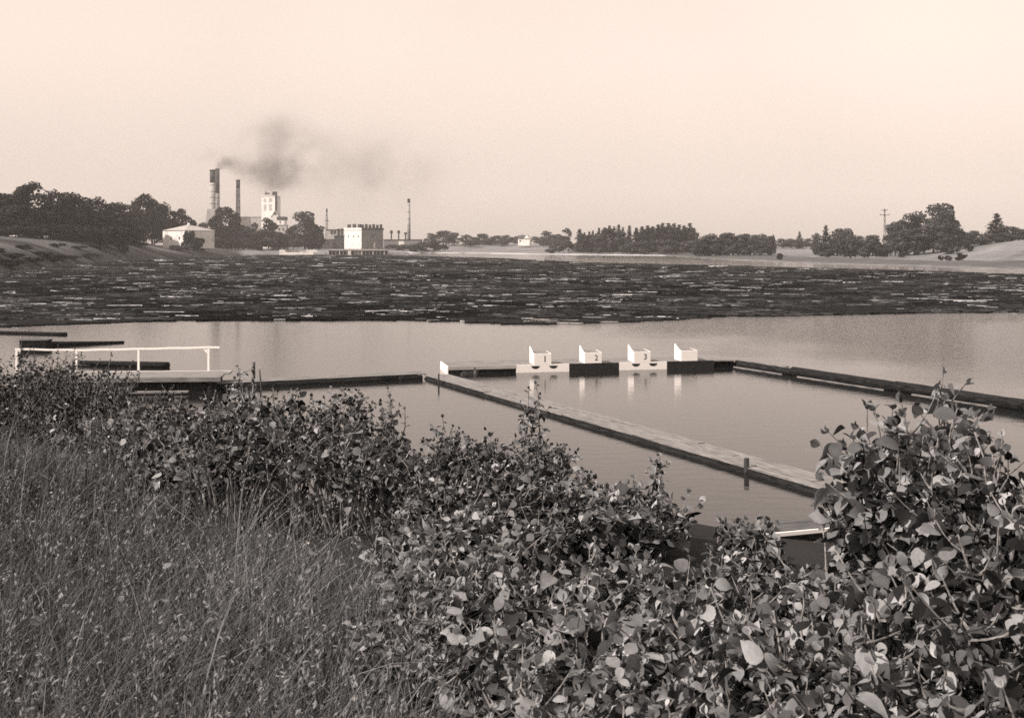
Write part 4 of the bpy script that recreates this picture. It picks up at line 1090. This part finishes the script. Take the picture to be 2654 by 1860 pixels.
nl += shrub(1705, 7.6, 1180, .08, 'leafy shoot just below the middle of the diagonal walkway', stems=3, seed=66, twigs=6, low=.6, leaf=.06, spread=.55)
nl += shrub(1640, 6.6, 1300, .02, 'single pale budding stalk above the thicket', stems=1, seed=67, twigs=0, low=.8, leaf=.05)
gL = 'small leaved shrubs of the left thicket'
lL = 'small leaved shrub in the left thicket above the water'
left = [
 (330, 9.9, 1035, .6, None), (430, 9.3, 1005, .6, None), (540, 8.9, 985, .6, 'shrub in front of the end of the white railed jetty'), (640, 8.5, 985, .55, None), (740, 8.2, 990, .55, None), (850, 8.0, 970, .42, 'shrub reaching up to the left walkway'), (930, 7.7, 1080, .36, None), (1050, 7.6, 1170, .40, None), (1180, 7.5, 1130, .36, None), (1290, 7.3, 1120, .40, None), (1370, 7.0, 1130, .36, 'shrub at the right end of the left thicket'), (1425, 6.7, 1225, .32, None),
 (270, 9.2, 1090, .5, None), (370, 8.5, 1080, .5, None), (470, 8.0, 1060, .5, None), (590, 7.7, 1050, .6, None), (700, 7.4, 1045, .6, None), (820, 7.2, 1050, .6, None), (930, 6.9, 1130, .5, None), (1040, 6.9, 1190, .45, None), (1150, 6.7, 1170, .42, None), (1260, 6.4, 1190, .45, None), (1370, 6.2, 1250, .42, None),
 (420, 7.7, 1140, .5, None), (520, 7.1, 1090, .5, None), (600, 6.7, 1100, .5, None), (650, 7.2, 1110, .65, None), (780, 7.0, 1110, .65, None), (900, 6.8, 1150, .6, None), (1000, 6.7, 1200, .5, None), (1150, 6.0, 1270, .42, None), (1260, 5.7, 1300, .42, None)]
for i, (px, d, top, r, l) in enumerate(left):
    nl += shrub(px, d, top, r, l or lL, None if l else gL, seed=i + 101, stems=14, leaf=.054, dens=1.0, tone_shift=-.17, low=(.76 if 570 < px < 1045 and d < 7.9 else .34))  # leaf tone lowered to paint the shade of the thicket's hollow
for k, (px, d, top, r, l) in enumerate(((622, 9.0, 922, .10, 'leafy sprig rising past the right end of the handrail'), (1015, 8.2, 998, .14, 'leafy sprig standing against the water below the walkway junction'), (1165, 8.0, 1046, .10, 'dark leafy sprig against calm water left of the diagonal walkway'), (1375, 7.9, 985, .14, 'tall leafy sprig crossing the diagonal walkway'), (1440, 7.6, 1140, .12, 'leafy side sprig under the tall one by the diagonal walkway'))):
    nl += shrub(px, d, top, r, l, stems=5, seed=k + 161, leaf=.055, twigs=7, low=.3, dens=1.2, spread=.6)
for k, (px, d, top, r, l) in enumerate(((30, 19, 872, 1.4, 'dark shrub at the left picture edge below the handrail'), (130, 18, 885, 1.3, 'dark shrub under the left end of the handrail'), (230, 17, 908, 1.2, 'dark shrub under the middle of the handrail'), (310, 16, 950, 1.0, 'dark shrub before the jetty boards'), (60, 16, 960, 1.2, 'low dark shrub at the left picture edge'), (190, 15, 975, 1.1, 'low dark shrub at the upper edge of the grass'))):
    nl += shrub(px, d, top, r, l, stems=34, seed=k + 181, leaf=.06, twigs=12, low=.1, tone_shift=-.45)

# grass
def blades(n, x, y, z, ln, w, lean_dir, lean, tone, rng):
    k = 5
    t = np.linspace(0, 1, k)
    lx, ly = np.cos(lean_dir), np.sin(lean_dir)
    cx_ = x[:, None] + lx[:, None] * lean[:, None] * ln[:, None] * t ** 1.8
    cy_ = y[:, None] + ly[:, None] * lean[:, None] * ln[:, None] * t ** 1.8
    cz_ = z[:, None] + ln[:, None] * t * (1 - .35 * lean[:, None] * t)
    fa = rng.uniform(0, np.pi, n); wx, wy = np.cos(fa), np.sin(fa)
    hw = w[:, None] * (1 - t) ** .7 * .5
    V = np.zeros((n, 2 * k - 1, 3))
    for i in range(k - 1):
        V[:, 2*i] = np.stack([cx_[:, i] - wx * hw[:, i], cy_[:, i] - wy * hw[:, i], cz_[:, i]], 1)
        V[:, 2*i+1] = np.stack([cx_[:, i] + wx * hw[:, i], cy_[:, i] + wy * hw[:, i], cz_[:, i]], 1)
    V[:, -1] = np.stack([cx_[:, -1], cy_[:, -1], cz_[:, -1]], 1)
    base = (np.arange(n) * (2 * k - 1))[:, None]
    q = np.array([(2*i, 2*i+1, 2*i+3, 2*i+2) for i in range(k - 2)]).ravel()
    tri = np.array([2*(k-2), 2*(k-2)+1, 2*(k-1)])
    Fc = np.concatenate([base + q, base + tri], 1).ravel()
    lt = np.tile(np.array([4] * (k - 2) + [3]), n)
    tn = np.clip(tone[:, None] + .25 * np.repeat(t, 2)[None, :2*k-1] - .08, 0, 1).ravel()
    return V.reshape(-1, 3), Fc, lt, tn
rng = np.random.default_rng(21)
n = 230000
y = 2.4 + 14.5 * rng.random(n) ** 1.5
x = (rng.uniform(-.60, .10, n)) * y + rng.normal(0, .1, n)
zz, ss = land(x, y)
pxx = CX + F * x / y
dl = np.interp(pxx, [-400, 0, 300, 450, 600, 800, 1000, 1060, 1130], [18, 13.2, 9.5, 8.0, 6.4, 5.45, 5.0, 4.5, 2.0]) + .5 * vnoise(x, y, 1.7, 6)
keep = (ss > .6) & (y < dl) & (y < 14.5); x, y, zz = x[keep], y[keep], zz[keep]; n = len(x)
nt_ = 5200                                                       # tussocks: blades gathered round their feet
ty = 2.3 + 13.0 * rng.random(nt_) ** 1.5; tx = rng.uniform(-.62, .12, nt_) * ty
tk = rng.integers(0, nt_, n); near_t = np.argsort(ty)
which = rng.random(n) < .6
order_t = np.clip(np.searchsorted(ty[near_t], y) + rng.integers(-40, 40, n), 0, nt_ - 1); tk = near_t[order_t]
rr = np.abs(rng.normal(0, .05, n)); aa = rng.uniform(0, 6.283, n)
nx = np.where(which, tx[tk] + rr * np.cos(aa), x); ny = np.where(which, ty[tk] + rr * np.sin(aa), y)
pxx = CX + F * nx / np.maximum(ny, .5)
dl = np.interp(pxx, [-400, 0, 300, 450, 600, 800, 1000, 1060, 1130], [18, 13.2, 9.5, 8.0, 6.4, 5.45, 5.0, 4.5, 2.0]) + .5 * vnoise(nx, ny, 1.7, 6)
keep = (ny < dl) & (ny > 2.2); x, y, aa, tk, which = nx[keep], ny[keep], aa[keep], tk[keep], which[keep]; n = len(x)
zz, ss = land(x, y)
t_h = rng.uniform(.6, 1.5, nt_); t_t = rng.normal(0, .16, nt_)
clump = vnoise(x, y, 2.1, 3) + .6 * vnoise(x, y, 5.3, 8)
ln = np.clip(rng.normal(.25, .10, n) + .07 * clump, .07, .7) * np.where(which, t_h[tk], .75)
tall = rng.random(n) < .03; ln = np.where(tall, rng.uniform(.4, .75, n), ln)
w = np.where(tall, rng.uniform(.002, .0035, n), rng.uniform(.003, .010, n)) * np.clip(y / 5.5, 1, 2.4)
ld = np.where(which, aa + rng.normal(0, .4, n), rng.uniform(0, 6.283, n)); ld = np.where(rng.random(n) < .35, rng.normal(.3, .6, n), ld)
lean = np.abs(rng.normal(.55, .35, n))
tone = np.clip(.27 + .13 * vnoise(x, y, .55, 2) - .09 * (1 - sstep(100, 650, CX + F * x / y)) + .19 * clump + np.where(which, t_t[tk], 0) + rng.normal(0, .16, n) + np.where(tall, .3, 0), 0.01, 1)  # blades darken towards the left, vignetting put into their tone
tone = np.where(rng.random(n) < .05, rng.uniform(.5, .9, n), tone)
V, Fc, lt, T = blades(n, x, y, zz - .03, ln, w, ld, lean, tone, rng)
k2 = 60000
y2 = rng.uniform(4.6, 15, k2); x2 = rng.uniform(-.12, 1.0, k2) * y2
z2, s2 = land(x2, y2); kk_ = (s2 > np.where(x2 / y2 > .5, .3, 3.2)) & (((y2 > 6.2) & (x2 / y2 < .04)) | (x2 / y2 > .5)); x2, y2, z2 = x2[kk_], y2[kk_], z2[kk_]; k2 = len(x2)
vs2, fs2, ls2, ts2 = blades(k2, x2, y2, z2 - .03, np.clip(rng.normal(.22, .09, k2), .06, .5), rng.uniform(.004, .011, k2), rng.uniform(0, 6.28, k2), np.abs(rng.normal(.5, .3, k2)), np.clip(rng.normal(.26, .16, k2), .01, 1), rng)
# seed heads on the tall stalks
si = np.where(tall)[0]; k = len(si); tipx = V.reshape(n, -1, 3)[si, -1]
P = np.repeat(tipx, 5, 0) + rng.normal(0, .006, (k * 5, 3)) - np.array([0, 0, 1]) * np.tile(np.arange(5) * .014, k)[:, None]
v2, f2, l2, t2 = leaves(P, rng.normal(0, .5, (k * 5, 3)) + np.array([.2, 0, 1]), rng.normal(0, 1, (k * 5, 3)), rng.uniform(.010, .02, k * 5), np.full(k * 5, .8), rng, .4)
# low broad-leaved weeds between the tussocks
m_ = 2200; wi = rng.integers(0, n, m_)
P = np.stack([x[wi], y[wi], zz[wi] + rng.uniform(.05, .3, m_)], 1) + rng.normal(0, .02, (m_, 3))
v3, f3, l3, t3 = leaves(P, rng.normal(0, 1, (m_, 3)) * np.array([1, 1, .5]), rng.normal(0, .5, (m_, 3)) + np.array([0, 0, 1]), rng.uniform(.015, .05, m_), rng.beta(1.6, 2.5, m_), rng, .7)
F_all = np.concatenate([Fc, f2 + len(V), f3 + len(V) + len(v2), fs2 + len(V) + len(v2) + len(v3)])
V = np.concatenate([V, v2, v3, vs2]); T = np.concatenate([T, t2, t3, ts2]); lt = np.concatenate([lt, l2, l3, ls2]); Fc = F_all
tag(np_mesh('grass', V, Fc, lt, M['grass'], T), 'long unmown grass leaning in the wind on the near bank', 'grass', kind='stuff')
# white clover-like flowers in the grass
n = 22
fy = rng.uniform(3.2, 9, n); fx = rng.uniform(-.46, -.05, n) * fy; fz, fs = land(fx, fy)
fm = None
b = MB()
for k in range(6):
    a = k * math.pi / 3
    b.add([(0, 0, .004), (.006 * math.cos(a - .4), .006 * math.sin(a - .4), .006), (.011 * math.cos(a), .011 * math.sin(a), .009), (.006 * math.cos(a + .4), .006 * math.sin(a + .4), .006)], [(0, 1, 2, 3)])
fo = b.build('wild_flower', M['concrete']); fm = fo.data; bpy.data.objects.remove(fo)
for i in range(n):
    o = bpy.data.objects.new('wild_flower', fm); link(o); o.location = (fx[i], fy[i], fz[i] + rng.uniform(.26, .36)); o.rotation_euler = (rng.uniform(-.4, .4), rng.uniform(-.4, .4), rng.uniform(0, 6)); o.scale = (1.0,) * 3
    tag(o, 'tiny white flower head in the long grass', 'flower', 'white flowers in the grass')
print('leaves', nl, 'grass', len(lt))
#@@AIR
# ------------------------------------------------------------------ smoke and haze
def smoke(name, label, blobs, lo, hi, dens, nscale, thr=(.38, .68)):
    """one closed volume; density is a sum of soft puffs broken up by turbulence"""
    b = MB(); b.box(0, hi[0]-lo[0], 0, hi[1]-lo[1], 0, hi[2]-lo[2])
    m = bpy.data.materials.new(name); m.use_nodes = True
    nt = m.node_tree; N, L = nt.nodes, nt.links; N.clear()
    out = N.new('ShaderNodeOutputMaterial'); pv = N.new('ShaderNodeVolumePrincipled')
    pv.inputs['Color'].default_value = (.23, .225, .22, 1); pv.inputs['Anisotropy'].default_value = 0.1
    tc = N.new('ShaderNodeTexCoord')
    nz = N.new('ShaderNodeTexNoise'); nz.inputs['Scale'].default_value = nscale; nz.inputs['Detail'].default_value = 4; nz.inputs['Roughness'].default_value = .55
    L.new(tc.outputs['Object'], nz.inputs['Vector'])
    wp = N.new('ShaderNodeVectorMath'); wp.operation = 'MULTIPLY_ADD'; wp.inputs[1].default_value = (14, 14, 14)
    sb = N.new('ShaderNodeVectorMath'); sb.operation = 'SUBTRACT'; sb.inputs[1].default_value = (.5, .5, .5)
    L.new(nz.outputs['Color'], sb.inputs[0]); L.new(sb.outputs[0], wp.inputs[0]); L.new(tc.outputs['Object'], wp.inputs[2])
    acc = None
    for (c, r, a) in blobs:
        v = N.new('ShaderNodeVectorMath'); v.operation = 'SUBTRACT'; v.inputs[1].default_value = (c[0]-lo[0], c[1]-lo[1], c[2]-lo[2]); L.new(wp.outputs[0], v.inputs[0])
        sc = N.new('ShaderNodeVectorMath'); sc.operation = 'DIVIDE'; sc.inputs[1].default_value = r; L.new(v.outputs[0], sc.inputs[0])
        ln = N.new('ShaderNodeVectorMath'); ln.operation = 'LENGTH'; L.new(sc.outputs[0], ln.inputs[0])
        mr = N.new('ShaderNodeMapRange'); mr.interpolation_type = 'SMOOTHERSTEP'; mr.inputs[1].default_value = 1.0; mr.inputs[2].default_value = 0.0; mr.inputs[3].default_value = 0; mr.inputs[4].default_value = a
        L.new(ln.outputs['Value'], mr.inputs[0])
        if acc is None: acc = mr.outputs[0]
        else:
            ad = N.new('ShaderNodeMath'); ad.operation = 'ADD'; L.new(acc, ad.inputs[0]); L.new(mr.outputs[0], ad.inputs[1]); acc = ad.outputs[0]
    br = N.new('ShaderNodeMapRange'); br.inputs[1].default_value = thr[0]; br.inputs[2].default_value = thr[1]; L.new(nz.outputs[0], br.inputs[0])
    mu = N.new('ShaderNodeMath'); mu.operation = 'MULTIPLY'; L.new(acc, mu.inputs[0]); L.new(br.outputs[0], mu.inputs[1])
    md = N.new('ShaderNodeMath'); md.operation = 'MULTIPLY'; md.inputs[1].default_value = dens; L.new(mu.outputs[0], md.inputs[0])
    L.new(md.outputs[0], pv.inputs['Density']); L.new(pv.outputs[0], out.inputs['Volume'])
    o = b.build(name, m); o.location = lo
    tag(o, label, 'smoke', kind='stuff')
    return o
sd = 806
def sp(px, py, dy=0): return (X(px, sd), sd + dy, Z(py, sd))
smoke('smoke_plume', 'dark grey smoke drifting right from the twin chimneys', [
    (sp(561, 437), (5, 5, 5), 14.0), (sp(570, 427), (8, 7, 7), 6.0), (sp(586, 423), (11, 8, 8), 2.4), (sp(606, 430), (16, 10, 11), 1.0), (sp(634, 445), (22, 12, 14), .7),
    (sp(556, 404), (14, 9, 9), .5), (sp(524, 398), (12, 9, 11), .6),
    (sp(700, 464), (28, 16, 13), .72), (sp(742, 438), (24, 15, 19), .75), (sp(665, 460), (24, 14, 12), .45), (sp(720, 452), (36, 22, 26), .45), (sp(655, 436), (30, 18, 16), .3),
    (sp(735, 365), (38, 20, 30), .36), (sp(720, 400), (56, 24, 44), .26), (sp(860, 430), (74, 24, 46), .19), (sp(980, 440), (84, 24, 50), .16), (sp(1080, 450), (70, 22, 44), .10)],
    (X(440, sd), sd - 34, Z(600, sd)), (X(1360, sd), sd + 34, Z(225, sd)), 0.075, 0.045, (.30, .66))
hz_b = MB().box(-1500, 1500, -40, 2200, -4, 118)
hm = bpy.data.materials.new('haze'); hm.use_nodes = True
N, L = hm.node_tree.nodes, hm.node_tree.links; N.clear()
ho = N.new('ShaderNodeOutputMaterial'); hv = N.new('ShaderNodeVolumePrincipled')
hv.inputs['Color'].default_value = (.93, .92, .91, 1); hv.inputs['Density'].default_value = 0.00016; hv.inputs['Anisotropy'].default_value = 0.0
L.new(hv.outputs[0], ho.inputs['Volume'])
tag(hz_b.build('haze', hm), 'thin summer haze over the lake and its shores', 'haze', kind='stuff')
